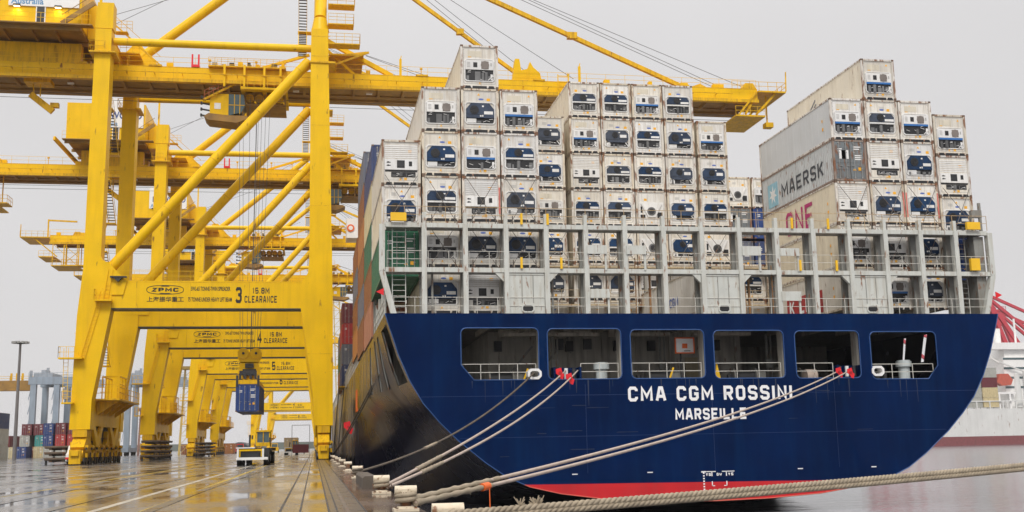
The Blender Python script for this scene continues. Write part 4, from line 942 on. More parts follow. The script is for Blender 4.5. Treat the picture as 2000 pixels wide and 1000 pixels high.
    P(MB().box(-52, 53.5, gy0-.35, gy0+.3, 42.02, 42.4), 'rail_flange', YEL2, bo); P(MB().box(-52, 53.5, gy1-.3, gy1+.35, 42.5, 42.74), 'rail_flange', BRN, bo)
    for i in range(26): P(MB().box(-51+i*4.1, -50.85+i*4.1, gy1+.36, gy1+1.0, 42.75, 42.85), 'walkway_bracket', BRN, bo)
    fes = MB().box(-52, 50, gy0-.75, gy0-.65, 42.9, 42.98)
    for i in range(34): x = -51+i*3; fes.box(x-.03, x+.03, gy0-.75, gy0, 42.86, 42.94)
    P(fes, 'festoon_rail', YEL2, bo)
    rnd = random.Random(4)
    for i in range(22):
        x = -50+i*4.7+rnd.uniform(-1, 1); k = rnd.random()
        P(MB().cbox((x, gy0+.7, 43.86+.3), (rnd.uniform(.4, 1.4), .6, .6)) if k < .5 else MB().tube((x, gy0+.7, 43.86), (x, gy0+.7, 44.9), .05, 6).cbox((x, gy0+.7, 45.0), (.3, .2, .2)), 'deck_box' if k < .5 else 'lamp_post', YEL if k < .35 else YEL2, bo)
    sm2 = MB()
    for i in range(13): x = -48+i*8; sm2.box(x-.03, x+.03, gy0-.014, gy0-.002, 42.46, 43.84)
    P(sm2.box(-52, 53.5, gy0-.02, gy0-.002, 43.78, 43.86), 'girder_seam', YEL2, bo)
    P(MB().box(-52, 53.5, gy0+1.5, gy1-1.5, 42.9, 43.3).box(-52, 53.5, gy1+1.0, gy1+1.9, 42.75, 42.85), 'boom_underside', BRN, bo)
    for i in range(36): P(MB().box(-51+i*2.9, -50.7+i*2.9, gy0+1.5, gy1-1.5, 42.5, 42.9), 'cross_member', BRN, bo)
    P(MB().rail([(-52, gy0+.1, 43.85), (53.4, gy0+.1, 43.85)], 1.15, 2.4, .022, 2).rail([(-52, gy1+1.85, 42.85), (53.4, gy1+1.85, 42.85)], 1.1, 2.4, .022, 2), 'boom_railing', YEL, bo)
    for x in (-26, -18, -8.5, 12, 26, 44): P(MB().box(x-.7, x+.7, gy0-.1, gy0+.6, 43.86, 44.05), 'deck_plate', YEL2, bo)
    for x in (9.5, 20.6, 31.0): P(MB().bar((x, gy0+.2, 43.86), (x, gy0+.2, 45.9), .28).bar((x, gy0+.2, 45.9), (x+.1, gy0+.2, 46.3), .1), 'sheave_post', YEL, bo)
    P(MB().prism([(22.8, 43.86), (26.4, 43.86), (26.2, 44.9), (25.4, 45.6), (25.0, 46.3), (24.7, 45.4), (23.9, 45.2), (23.7, 46.6), (23.2, 46.6)], 1, gy0+.3, gy0+1.2), 'latch_hook', YEL, bo)
    lb = MB().box(28.2, 29.6, gy0-.5, gy0-.36, 41.0, 41.1)
    for x in (28.2, 29.5): lb.bar((x, gy0-.42, 41), (x, gy0-.42, 44.6), .1)
    for z in (41.6, 42.3, 43, 43.7, 44.4): lb.bar((28.2, gy0-.42, z), (29.5, gy0-.42, z), .09)
    P(lb, 'side_ladder', YEL, bo)
    for x in (-31, -27.5, -12, -2.5, 6, 13): P(MB().box(x-.35, x+.35, gy0+2.6, gy0+2.9, 42.30, 42.46), 'walkway_lamp', WHT, bo)
    mt = MB().box(-14.1, -13.2, gy0-.1, gy0+.8, 43.9, 44.2).bar((-14.0, gy0, 44.2), (-14.0, gy0, 45.4), .18).bar((-13.3, gy0, 44.2), (-13.3, gy0, 45.4), .18); P(mt, 'warning_post', REDP, bo)
    # boom tip and backreach end
    tp = MB().box(53.4, 57.0, gy0-.6, gy1+1.2, 43.3, 43.5); tp.rail([(50, gy0-.6, 43.5), (57, gy0-.6, 43.5), (57, gy1+1.2, 43.5)], 1.1, 1.2, .03, 2)
    tp.bar((53.4, gy0, 43.3), (51.8, gy0, 40.6), .25).bar((55.8, gy0, 43.3), (53.2, gy0, 40.6), .25).bar((55.8, gy1, 43.3), (53.2, gy1, 40.6), .25).box(50.4, 54.2, gy0-.4, gy1, 40.2, 40.4).rail([(50.4, gy0-.4, 40.4), (54.2, gy0-.4, 40.4)], 1.1, 1, .03, 2)
    tp.box(54.6, 55.6, gy0+.5, gy0+1.5, 39.2, 39.8).bar((55, gy0+1, 39.8), (55, gy0+1, 43.3), .15).bar((57, gy0-.6, 43.5), (57.1, gy0-.6, 46), .12).prism([(51.5, 43.86), (53.4, 43.86), (53.0, 44.6), (52.0, 44.6)], 1, gy0, gy0+1.2).bar((50.8, gy0-.3, 40.4), (53.2, gy0-.3, 43.3), .2)
    P(tp, 'boom_tip_platform', YEL2)
    tp = MB().box(-57.5, -52, gy0-.6, gy1+1, 43.2, 43.4); tp.rail([(-57.5, gy0-.6, 43.4), (-52, gy0-.6, 43.4)], 1.1, 1.2, .03, 2).box(-51.5, -46.5, gy0-.4, gy1, 37.6, 37.75).rail([(-51.5, gy0-.4, 37.75), (-46.5, gy0-.4, 37.75)], 1.1, 1, .03, 2)
    for x in (-51.3, -48.8, -46.7): tp.bar((x, gy0-.2, 37.6), (x, gy0-.2, 42.4), .14)
    tp.bar((-51.3, gy0-.2, 42), (-46.7, gy0-.2, 37.8), .1).bar((-55, gy0, 43.2), (-50.5, gy0, 39.5), .22).box(-54, -51, gy0, gy1, 39.4, 39.6).rail([(-54, gy0, 39.6), (-51, gy0, 39.6)], 1.1, 1, .03, 2).bar((-57.4, gy0-.5, 43.4), (-57.4, gy0-.5, 45.8), .14).bar((-52.4, gy0, 43.4), (-52.4, gy0, 47.0), .25).bar((-52.4, gy0, 46.8), (-47, gy0, 46.6), .3)
    P(tp, 'backreach_platform', YEL2)
    cgp = MB().box(-49.6, -45.0, gy0-.3, gy0+2.6, 37.7, 37.85).rail([(-49.6, gy0-.3, 37.85), (-45.0, gy0-.3, 37.85), (-45.0, gy0+2.6, 37.85)], 1.1, .9, .03, 2)
    for x in (-49.2, -46.4): cgp.bar((x, gy0-.1, 37.8), (x, gy0-.1, 42.4), .2).bar((x, gy0+2.4, 37.8), (x, gy0+2.4, 42.4), .14)
    P(cgp.bar((-49.2, gy0-.1, 41.8), (-46.4, gy0-.1, 39.4), .1).bar((-49.2, gy0-.1, 38), (-46.4, gy0-.1, 40.6), .1).prism([(-47.8, 43.86), (-46.0, 43.86), (-46.4, 44.6), (-47.4, 44.6)], 1, gy0+.2, gy0+1.0), 'hanging_cage', YEL2)
    # machinery house
    mh = P(MB().box(-36.5, -25.35, CY+1.6, CY+15.0, 46.9, 52.4), 'machinery_house', YEL)
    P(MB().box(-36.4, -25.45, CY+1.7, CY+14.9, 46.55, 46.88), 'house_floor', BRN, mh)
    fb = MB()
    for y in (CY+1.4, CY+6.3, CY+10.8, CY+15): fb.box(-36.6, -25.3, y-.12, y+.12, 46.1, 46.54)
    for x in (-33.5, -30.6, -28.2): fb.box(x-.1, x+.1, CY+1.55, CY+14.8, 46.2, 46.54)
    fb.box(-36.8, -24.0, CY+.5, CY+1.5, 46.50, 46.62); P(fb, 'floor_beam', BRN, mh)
    P(MB().rail([(-36.8, CY+.55, 46.62), (-24.2, CY+.55, 46.62)], 1.1, 1.2, .022, 2), 'railing', YEL, mh)
    dr = P(MB().box(-30.0, -29.0, CY+1.5, CY+1.59, 46.9, 49.0), 'door_frame', WHT, mh)
    P(MB().box(-29.88, -29.12, CY+1.47, CY+1.56, 46.95, 48.85), 'door', DRK, mh)
    sbd = P(MB().box(-32.8, -25.6, CY+1.45, CY+1.59, 48.75, 53.2), 'sign_board', WHT, mh)
    for s, x, z, wd, hh, m_ in (('DP WORLD', -29.0, 50.05, 6.3, 1.15, mat('sign_navy', (.02, .06, .25), .4)), ('Australia', -30.9, 48.95, 3.3, .75, mat('sign_blue', (.12, .30, .52), .4))):
        t_ = text('sign_lettering', s, m_, mh, (x-CO[0], CY+1.44-CO[1], z-CO[2]), FRONT, wd, hh, bold=.02)
    for x in (-31.9, -27.7):
        P(MB().box(x-.35, x+.35, CY+1.1, CY+1.45, 48.62, 48.82), 'flood_light', DRK, mh)
    P(MB().bar((-27.2, CY+.9, 46.7), (-23.9, CY+.9, 49.2), .16, .5).bar((-27.2, CY+.9, 47.7), (-23.9, CY+.9, 50.2), .06), 'house_stair', BRN, mh)
    P(MB().box(-35.0, -26.0, gy0+.1, gy0+1.3, 43.86, 46.1).box(-35.0, -26, gy1-1.3, gy1, 43.86, 46.1), 'house_support', YEL2, mh)
    P(MB().bar((-38.2, CY+2, 47), (-35.2, CY+14, 44), .3, .6).box(-39.5, -36.6, CY+8, CY+13, 43.9, 44.1), 'hoist_platform', YEL2, mh)
    P(MB().prism([(-25.3, 46.6), (-22.4, 46.6), (-24.3, 50.5), (-25.3, 50.5)], 1, CY+5, CY+12), 'house_annex', YEL, mh)
    q = MB().box(-22.0, -19.8, gy0+.2, gy0+3.2, 45.3, 45.42).rail([(-21.9, gy0+.2, 45.4), (-19.8, gy0+.2, 45.4)], 1.1, .7, .025, 2).bar((-22.5, gy0, 48.5), (-17.5, gy0, 44.0), .16).bar((-22.5, gy0, 49.5), (-17.5, gy0, 45.0), .05)
    q.box(-22.3, -20.9, CY+4, CY+5, 47.2, 47.3).rail([(-22.2, CY+4, 47.3), (-20.4, CY+4, 47.3)], 1.2, .6, .025, 3); P(q, 'access_stair', YEL2)
    hc = MB().bar((-23.5, CY+2.2, 49.0), (-23.5, CY+2.2, 53.5), .25); P(hc, 'service_mast', YEL)
    # stays
    P(MB().tube((-20.7, CY+8.7, 45.4), (.4, CY+8.7, 63.6), .55, 18), 'backstay')
    P(MB().prism([(-22.8, 43.9), (-17.6, 43.9), (-18.3, 45.2), (-20.0, 47.2), (-21.0, 47.2), (-22.6, 45.3)], 1, CY+8.2, CY+9.2), 'stay_lug')
    P(MB().bar((.4, CY+8.7, 62.7), (26.6, CY+8.7, 43.9), .42, .42).cbox((17.0, CY+8.7, 50.85), (.9, .6, .7)), 'inner_forestay', YEL2)
    P(MB().bar((.4, CY+8.7, 63.95), (47.2, CY+8.7, 44.0), .5, .5).cbox((31.0, CY+8.7, 51.0), (1.2, .7, .8)).prism([(44.0, 43.86), (49.5, 43.86), (48.6, 44.6), (47.2, 45.3), (45.6, 44.7)], 1, CY+8.2, CY+9.2), 'outer_forestay', YEL2)
    P(MB().bar((1.0, CY+6.2, 48.0), (8.6, CY+6.2, 44.0), .5).bar((1.0, CY+6.2, 46.9), (4.2, CY+6.2, 44.0), .3).bar((-1.0, CY+6.2, 46.2), (-7.8, CY+6.2, 43.9), .3), 'hinge_brace', YEL)
    wr = MB()
    for dx, dz in ((0, .9), (.5, 1.35), (2.2, .6)): wr.tube((.6, CY+8.9, 64+dz), (24.5+dx*3, CY+8.9, 45.5), .035, 5).tube((.6, CY+8.5, 64.6+dz), (50+dx*2, CY+8.5, 44.6), .035, 5)
    for k in range(2): wr.tube((5.5, CY+6+k, 46.4+k*.3), (13.5, CY+6+k, 43.9), .03, 5).tube((-24, CY+5+k*3, 49), (-4, CY+8.5, 58+k*3), .03, 5)
    wr.tube((-52, CY+8, 41.2), (53, CY+8, 41.2), .03, 5).tube((-52, CY+9.5, 41.0), (53, CY+9.5, 41.0), .03, 5); P(wr, 'wire_rope', WIRE)
    # trolley with driver's cab
    ty = CY+8.6
    tf = P(MB().box(-8.6, -3.4, gy0-.6, gy0+.4, 41.35, 41.6).box(-8.6, -3.4, gy1-.4, gy1+.6, 41.35, 41.6).box(-8.6, -8.2, gy0-.5, gy1+.5, 41.3, 41.7).box(-3.8, -3.4, gy0-.5, gy1+.5, 41.3, 41.7).box(-6.2, -5.8, gy0-.5, gy1+.5, 41.3, 41.7), 'trolley_frame', YEL)
    P(MB().rail([(-8.6, gy0-.6, 41.6), (-3.4, gy0-.6, 41.6)], 1.0, .8, .03, 2), 'trolley_railing', YEL, tf)
    for x in (-10.4, -8.2, -6.0, -4.2): P(MB().box(x-.12, x+.12, gy0-.62, gy0-.40, 41.6, 44.2), 'hanger', YEL, tf)
    P(MB().box(-12.2, -3.6, gy0-.6, gy0+.4, 43.9, 44.05).rail([(-12.2, gy0-.6, 44.05), (-3.6, gy0-.6, 44.05)], .9, .7, .025, 2), 'upper_walkway', YEL2, tf)
    rnd = random.Random(12)
    for i in range(9):
        x = -11.6+i*.95; hh = rnd.uniform(.35, 1.0); P(MB().cbox((x, gy0+.9, 44.1+hh/2), (rnd.uniform(.3, .7), .8, hh)).cbox((x+.2, gy0+.45, 44.35), (.2, .2, .3)), 'winch_motor', rnd.choice([YEL, YEL2, GRYST, DRK]), tf)
    for x in (-7.7, -6.6, -5.4, -4.4):
        for yy in (-1.6, 1.0): P(MB().tube((x, ty+yy, 41.0), (x, ty+yy+.5, 41.0), .50, 16).tube((x, ty+yy-.03, 41.0), (x, ty+yy, 41.0), .15, 10), 'hoist_sheave', BRN if yy > 0 else YEL2, tf)
    P(MB().box(-8.2, -3.6, ty-2.3, ty-2.1, 40.0, 40.12).rail([(-8.2, ty-2.2, 40.1), (-3.6, ty-2.2, 40.1)], .9, .7, .025, 2).bar((-8.1, ty-2.2, 40), (-8.1, ty-2.2, 41.3), .12).bar((-3.7, ty-2.2, 40), (-3.7, ty-2.2, 41.3), .12).bar((-6, ty-2.2, 40), (-6, ty-2.2, 41.3), .1).box(-8.2, -3.6, ty-2.2, ty+2.2, 39.9, 40.0), 'rope_guard', BRN, tf)
    cb_ = P(MB().prism([(-12.0, 38.7), (-9.95, 38.5), (-9.95, 41.0), (-11.6, 41.0), (-12.0, 40.4)], 1, gy0+.4, gy0+3.0), 'driver_cab', YEL, tf)
    P(MB().box(-11.5, -10.8, gy0+.36, gy0+.42, 39.2, 39.9), 'side_pane', WHT, tf)
    P(MB().prism([(-9.94, 38.5), (-8.5, 38.9), (-8.1, 39.8), (-8.3, 41.0), (-9.94, 41.0)], 1, gy0+.45, gy0+2.95), 'cab_glazing', GLS, tf)
    fr_ = MB()
    for x in (-9.3, -8.7): fr_.box(x-.04, x+.04, gy0+.42, gy0+.46, 38.7, 41.0)
    fr_.box(-9.94, -8.15, gy0+.42, gy0+.455, 39.7, 39.78); P(fr_, 'glazing_bar', YEL2, tf)
    P(MB().prism([(-12.6, 38.3), (-12.2, 37.9), (-9.0, 37.6), (-7.6, 38.2), (-8.0, 38.45), (-9.9, 38.45), (-12.1, 38.65)], 1, gy0+.2, gy0+3.2), 'cab_floor', BRN, tf)
    for z in (38.4, 39.1, 39.8, 40.5): P(MB().bar((-12.0, gy0+.8, z), (-12.9, gy0+.8, z+.15), .16).cbox((-12.95, gy0+.8, z+.15), (.2, .3, .3)), 'cab_lamp', DRK, tf)
    cs = MB().bar((-12.6, gy0+.1, 40.2), (-8.6, gy0+.1, 42.5), .10, .22)
    for i in range(12): f = i/11; cs.box(-12.6+4*f-.15, -12.6+4*f+.15, gy0+.0, gy0+.7, 40.2+2.3*f, 40.26+2.3*f)
    P(cs, 'cab_stair', YEL2, tf); P(MB().rail([(-12.6, gy0+.05, 40.2), (-8.6, gy0+.05, 42.5)], 1.0, .6, .03, 2), 'stair_railing', mat('stair_red', (.45, .12, .04), .5), tf)
    # hanging drum on the backreach
    q = MB().box(-32.2, -29.4, gy0+1.5, gy0+3.5, 42.0, 42.5).bar((-31.4, gy0+2.4, 42), (-31.2, gy0+2.4, 40.6), .12).bar((-30.6, gy0+2.4, 42), (-30.6, gy0+2.4, 40.6), .12).bar((-31.6, gy0+2.4, 40.8), (-29.2, gy0+2.4, 38.9), .5, .7).cbox((-29.0, gy0+2.4, 39.6), (.9, .6, .5)); P(q, 'service_hoist', YEL2)
    # lettering on the portal beam
    fy = CY+.1-.012
    def LT(s, x, z, wd, hh, t, gap=.2): return letters('lettering', s, BLK, root, (x-CO[0], fy-CO[1], z-CO[2]), FRONT, wd, hh, t, gap)
    def TX(s, x, z, wd, hh, bold=.0, m=BLK): return text('lettering', s, m, root, (x-CO[0], fy-CO[1], z-CO[2]), FRONT, wd, hh, bold=bold)
    LT('15.8M', -5.7, 17.38, 1.75, .66, .2); LT('CLEARANCE', -5.7, 16.42, 3.35, .74, .19, .2)
    TX('SWL-65 TONNE-TWIN SPREADER', -10.85, 17.66, 4.0, .46, .02, BLK); TX('75 TONNE UNDER HEAVY LIFT BEAM', -10.9, 16.52, 4.45, .46, .02, BLK)
    TX('上海振华重工', -15.4, 16.48, 3.7, .56, .018)
    LT('ZPMC', -15.45, 17.55, 2.7, .42, .26, .14)
    lg = MB(); po = []
    for i in range(32):
        t_ = 2*PI*i/32; c, s_ = math.cos(t_), math.sin(t_); po.append((-15.45+1.85*math.copysign(abs(c)**.8, c)*(1 if abs(s_) > .05 else 1.0), 17.76+.46*math.copysign(abs(s_)**.75, s_)))
    lg.path([(x, fy, z) for x, z in po]+[(po[0][0], fy, po[0][1])], .032, 6)
    lg.prism([(-15.9, 18.10), (-15.0, 18.10), (-15.2, 18.22), (-15.7, 18.22)], 1, fy-.01, fy+.02).prism([(-16.1, 17.42), (-14.8, 17.42), (-15.1, 17.32), (-15.8, 17.32)], 1, fy-.01, fy+.02)
    P(lg, 'emblem', BLK)
    dg_ = LT('3', -8.0, 16.38, .66, 1.7, .2); dg_.name = 'crane_number'
    return root
crane3 = make_crane()
tag(crane3, 'nearest tall yellow quay crane, numbered 3 on its portal beam')
CS = snap(crane3)
for num, y, dx in (('4', 164.6, 12), ('5', 222.2, -3), ('6', 272.5, 16), ('7', 440, 10), ('8', 590, 6)):
    c = copy_snap(CS); c.location.y += y-CY
    tag(c, 'yellow quay crane numbered %s on its portal beam' % num if num != '8' else 'farthest yellow quay crane, beyond the one numbered 7')
    for ch in list(c.children):
        if ch.name.startswith('trolley_frame'): ch.location.x += dx
        if ch.name.startswith('crane_number'):
            loc = ch.location.copy(); bpy.data.objects.remove(ch)
            letters('crane_number', num, BLK, c, loc, FRONT, .66, 1.7, .2)
# lit floodlights over the sign of the nearest crane
LMP = emis('lamp_glow', (1, .72, .30), 6)
for ch in crane3.children:
    if ch.name.startswith('machinery_house'):
        for x in (-31.9, -27.7):
            MB().box(x-.3, x+.3, CY+1.12, CY+1.43, 48.58, 48.615).build('lamp_lens', LMP, ch, CO)
            pl = bpy.data.lights.new('flood_lamp', 'SPOT'); pl.energy = 70; pl.spot_size = R(130); pl.spot_blend = .8; pl.color = (1, .74, .35); pl.shadow_soft_size = .1
            po_ = bpy.data.objects.new('flood_lamp', pl); COL.objects.link(po_); po_.location = (x, CY+1.05, 48.5); po_.rotation_euler = (R(28), 0, 0)
# spreader with its ropes and the blue container hanging below it
SPX, SPY = -7.05, CY+3.0
sp = empty('container_spreader', (SPX, SPY+6.1, 8.0), 'yellow spreader and headblock hanging on ropes under the nearest crane', 'spreader')
SPO = (SPX, SPY+6.1, 8.0)
MB().box(SPX-1.15, SPX+1.15, SPY, SPY+12.19, 8.06, 8.5).box(SPX-.6, SPX+.6, SPY+.6, SPY+11.6, 8.5, 9.1).build('spreader_frame', YEL2, sp, SPO)
q = MB()
for x in (-1.1, 1.1): q.box(SPX+x-.12, SPX+x+.12, SPY-.05, SPY+.2, 7.8, 9.0)
for x in (-.8, -.3, .3, .8): q.cbox((SPX+x, SPY+.1, 8.9), (.25, .3, .6))
q.box(SPX-.9, SPX+.9, SPY+.3, SPY+.5, 9.0, 9.5); q.build('twist_lock_gear', DRK, sp, SPO)
hb = MB().prism([(SPX-1.25, 9.3), (SPX+1.25, 9.3), (SPX+.95, 10.6), (SPX-.95, 10.6)], 1, SPY+2.6, SPY+3.0).prism([(SPX-1.0, 10.5), (SPX+1.0, 10.5), (SPX+1.3, 11.2), (SPX+1.1, 11.7), (SPX-1.1, 11.7), (SPX-1.3, 11.2)], 1, SPY+2.6, SPY+3.0).build('headblock', YEL, sp, SPO)
for x in (-.68, .68):
    MB().tube((SPX+x, SPY+2.5, 11.55), (SPX+x, SPY+3.1, 11.55), .6, 22).build('sheave', YEL, sp, SPO); MB().tube((SPX+x, SPY+2.44, 11.55), (SPX+x, SPY+2.5, 11.55), .14, 12).build('sheave_pin', DRK, sp, SPO)
q = MB().cbox((SPX, SPY+2.5, 10.2), (.9, .3, .5)).cbox((SPX, SPY+2.5, 9.7), (1.4, .3, .25)); q.build('power_box', DRK, sp, SPO)
q = MB()
for dx in (-1.15, -.85, -.35, .30, .55, .85, 1.15): q.tube((SPX+dx*.9, SPY+2.8, 11.9), (SPX+dx*1.5, SPY+2.8, 40.6), .022, 5)
q.tube((SPX+.1, SPY+2.7, 11.0), (SPX+.25, SPY+2.7, 39.5), .05, 6); q.build('hoist_rope', WIRE, sp, SPO)
hung = place('dry_blue', 0, (SPX, SPY, 8.04-2.9), 'blue container hanging from the yellow spreader under the nearest crane', None)
for ch in list(hung.children): pass

# ------------------------------------------------------------------ bollards and mooring ropes
def make_bollard():
    r = empty('mooring_bollard', (0, 0, 0))
    MB().prism([(-.24, -.24), (.24, -.24), (.24, .24), (-.24, .24)], 2, .004, .06).tube((0, 0, .06), (0, 0, .10), .20, 16, .15).build('base_plate', BOLW, r)
    MB().tube((0, 0, .10), (0, 0, .36), .105, 16, .12).build('shaft', CAST, r)
    MB().tube((-.21, 0, .40), (.21, 0, .40), .085, 16).tube((0, 0, .34), (0, 0, .42), .12, 14).build('horn', BOLW, r)
    bl = MB()
    for sx in (-1, 1):
        for sy in (-1, 1): bl.tube((sx*.18, sy*.18, .06), (sx*.18, sy*.18, .085), .03, 6)
    bl.build('bolt', CAST, r); return r
BY = [(1.74, 14.8), (1.74, 21.7), (1.76, 29.9), (1.72, 45.4), (1.74, 59.3), (1.75, 71.8), (1.75, 84), (1.75, 96), (1.75, 108), (1.75, 122)]
b0 = make_bollard(); BS = snap(b0)
bl_lab = ['cream horn bollard nearest the camera at the bottom edge', 'cream horn bollard with two thick ropes wound round it', 'cream horn bollard with chain and a pair of pale ropes', 'cream horn bollard holding the dark sagging rope', 'small cream bollard just beyond the dark sagging rope']
for i, (x, y) in enumerate(BY):
    o = b0 if i == 0 else copy_snap(BS); o.location = (x, y, .004)
    tag(o, bl_lab[i] if i < 5 else 'cream bollard far along the quay edge, %s past the dark rope' % ORD[i-4], 'bollard', 'bollards along the quay edge')
def sag(p, q, s, n=40):
    p, q = Vector(p), Vector(q); return [p.lerp(q, i/n)-Vector((0, 0, 4*s*(i/n)*(1-i/n))) for i in range(n+1)]
def coil(mb, c, r, z0, turns, rr, n=18):
    mb.path([(c[0]+r*math.cos(2*PI*i/n), c[1]+r*math.sin(2*PI*i/n), z0+rr*1.7*i/n) for i in range(int(turns*n)+1)], rr, 6)
def rope(label, p, q, s, rr, m, splice=None, bol=None, group='mooring ropes'):
    o = empty('mooring_rope', p, label, 'rope', group)
    pts = sag(p, q, s, 60); MB().path(pts, rr, 8).build('line', m, o, p)
    if splice:
        k = MB(); a, b_ = splice; fine = sag(p, q, s, 600); sp_ = fine[int(a*600):int(b_*600)+1]
        rnd = random.Random(3)
        k.path(sp_, lambda t: rr*(1.45-.25*t)+rr*.22*math.sin(t*len(sp_)*1.1)*(1+.5*math.sin(t*31)), 8)
        for e in sp_[::2]: k.bar(e, e+Vector((rnd.uniform(-.05, .05), rnd.uniform(-.05, .05), rnd.uniform(-.10, .03))), .012)
        k.build('splice', ROPE, o, p)
    if bol:
        k = MB(); coil(k, bol, .17, .16, 2, rr*1.2); k.build('eye_loop', ROPE if m is not ROPED else ROPED, o, p)
    return o
rope('dark sagging rope from bollard to the white fairlead', (1.85, 45.4, .28), (12.95, YT-.1, 5.4), .75, .05, ROPED, (.28, .34), (1.72, 45.4))
rope('upper pale rope of the pair with red rat guards near the left', (1.9, 29.9, .24), (15.0, YT+.3, 5.55), .35, .045, ROPEL, (.08, .16), (1.76, 29.9))
rope('lower pale rope of the pair with red rat guards near the left', (1.92, 29.8, .18), (15.75, YT+.3, 5.55), .55, .045, ROPEL, (.085, .15))
rope('upper long pale rope crossing the ship name', (1.9, 21.7, .24), (32.9, YT+.3, 5.45), .45, .043, ROPEL, (.0, .07), (1.74, 21.7))
rope('lower long pale rope crossing the ship name', (1.92, 21.6, .16), (33.6, YT+.3, 5.45), .52, .043, ROPEL, (.0, .06))
rope('thin side rope from the port hull slot to the quay', (1.9, 122, .3), (4.45, 79.0, 6.4), .3, .06, ROPED)
rope('second thin side rope from the port hull slot to the quay', (1.9, 123.5, .3), (4.45, 78.2, 6.2), .5, .06, ROPED)
for lab, (x, y, z), axis, sz in (('red rat guard on the upper rope of the left pair', (14.05, 63.0, 5.25), 0, .24), ('red rat guard on the lower rope of the left pair', (14.55, 62.6, 4.92), 0, .24), ('red rat guard on the upper long rope at the right', (31.9, 63.8, 5.22), 0, .23), ('red rat guard on the lower long rope at the right', (32.7, 63.9, 5.18), 0, .23), ('red rat guard on the side rope by the port hull', (3.05, 103, 3.05), 0, .42)):
    o = empty('rat_guard', (x, y, z), lab, 'rat guard', 'red rat guards')
    g = MB(); g.prism([(x-sz, z+sz*.9), (x+sz*.35, z+sz*1.25), (x+sz*.6, z-.0), (x+sz*1.1, z-sz*.4), (x+sz*.7, z-sz*1.6), (x+sz*.1, z-sz*1.4), (x-sz*.4, z-sz*.5), (x-sz*.95, z-sz*.2)], 1, y-.02, y+.02)
    g.build('guard_disc', REDP, o, (x, y, z)); MB().tube((x, y-.06, z), (x, y+.06, z), .09, 10).build('clamp', mat('signal_red_dark', (.4, .01, .015), .5), o, (x, y, z))
o = top_only('rope_tag', MB().tube((3.55, 23.87, .33), (3.72, 24.1, .35), .085, 10).bar((3.73, 24.0, .30), (3.74, 24.0, -.28), .02).cbox((3.74, 24.0, -.3), (.05, .05, .1)), ORNG, 'orange wrapped tag dangling from the lower long rope', 'rope tag', None, (3.6, 24, .3))
def strand_rope(label, p, q, s, R_, pitch, ns=3):
    o = empty('thick_rope', p, label, 'rope', 'thick foreground ropes')
    p, q = Vector(p), Vector(q); L_ = (q-p).length; n = int(L_/pitch*10); mb = MB(); c = sag(p, q, s, n)
    for k in range(ns):
        pts = []
        for i, e in enumerate(c):
            t = 2*PI*(i/10+k/ns); d = (c[min(i+1, n)]-c[max(0, i-1)]).normalized(); a = d.cross(Vector((0, 0, 1))).normalized(); b_ = a.cross(d)
            pts.append(e+a*(R_*.5*math.cos(t))+b_*(R_*.5*math.sin(t)))
        mb.path(pts, R_*.58, 6)
    mb.build('strands', ROPE, o, p); return o
ra, rb = Vector((1.74, 14.55, .36)), Vector((13.7, 20.0, .70)); dirn = rb-ra
strand_rope('upper thick twisted rope crossing the bottom right corner', ra, ra+dirn*2.6+Vector((0, 0, .1)), .12, .052, .30)
strand_rope('lower thick twisted rope crossing the bottom right corner', ra+Vector((.05, .02, -.06)), ra+dirn*2.6+Vector((0.05, .02, .035)), .13, .052, .30)
fz = MB(); rnd = random.Random(5)
for x in (2.75, 2.98, 3.05):
    for i in range(14):
        f = (x-1.74)/11.96; e = Vector((x, 14.55+f*5.45, .36+f*.34+.02)); fz.bar(e, e+Vector((rnd.uniform(-.09, .07), rnd.uniform(-.03, .03), rnd.uniform(.0, .13))), .012)
top_only('frayed_ends', fz, ROPE, 'frayed beige rope ends sticking up from the thick twisted ropes', 'rope end', None, (2.9, 15.1, .4))
top_only('kerb_block', MB().prism([(1.45, .005), (1.95, .005), (1.95, .30), (1.85, .36), (1.52, .36), (1.45, .30)], 1, 34.2, 39.8), CONC, 'weathered grey concrete kerb block between two bollards', 'kerb block', None, (1.7, 37, 0))
chn = MB(); rnd = random.Random(9)
for i in range(16):
    a = rnd.uniform(0, 6.28); rr = rnd.uniform(.12, .26); chn.path([(1.76+rr*math.cos(a)+.05*math.cos(t*PI/4), 29.9+rr*math.sin(a)+.05*math.sin(t*PI/4), .15+rnd.uniform(0, .12)+.03*math.sin(t*PI/4+i)) for t in range(9)], .016, 5)
top_only('mooring_chain', chn, CAST, 'rusty chain heaped round the bollard with the pale ropes', 'chain', None, (1.76, 29.9, .1))

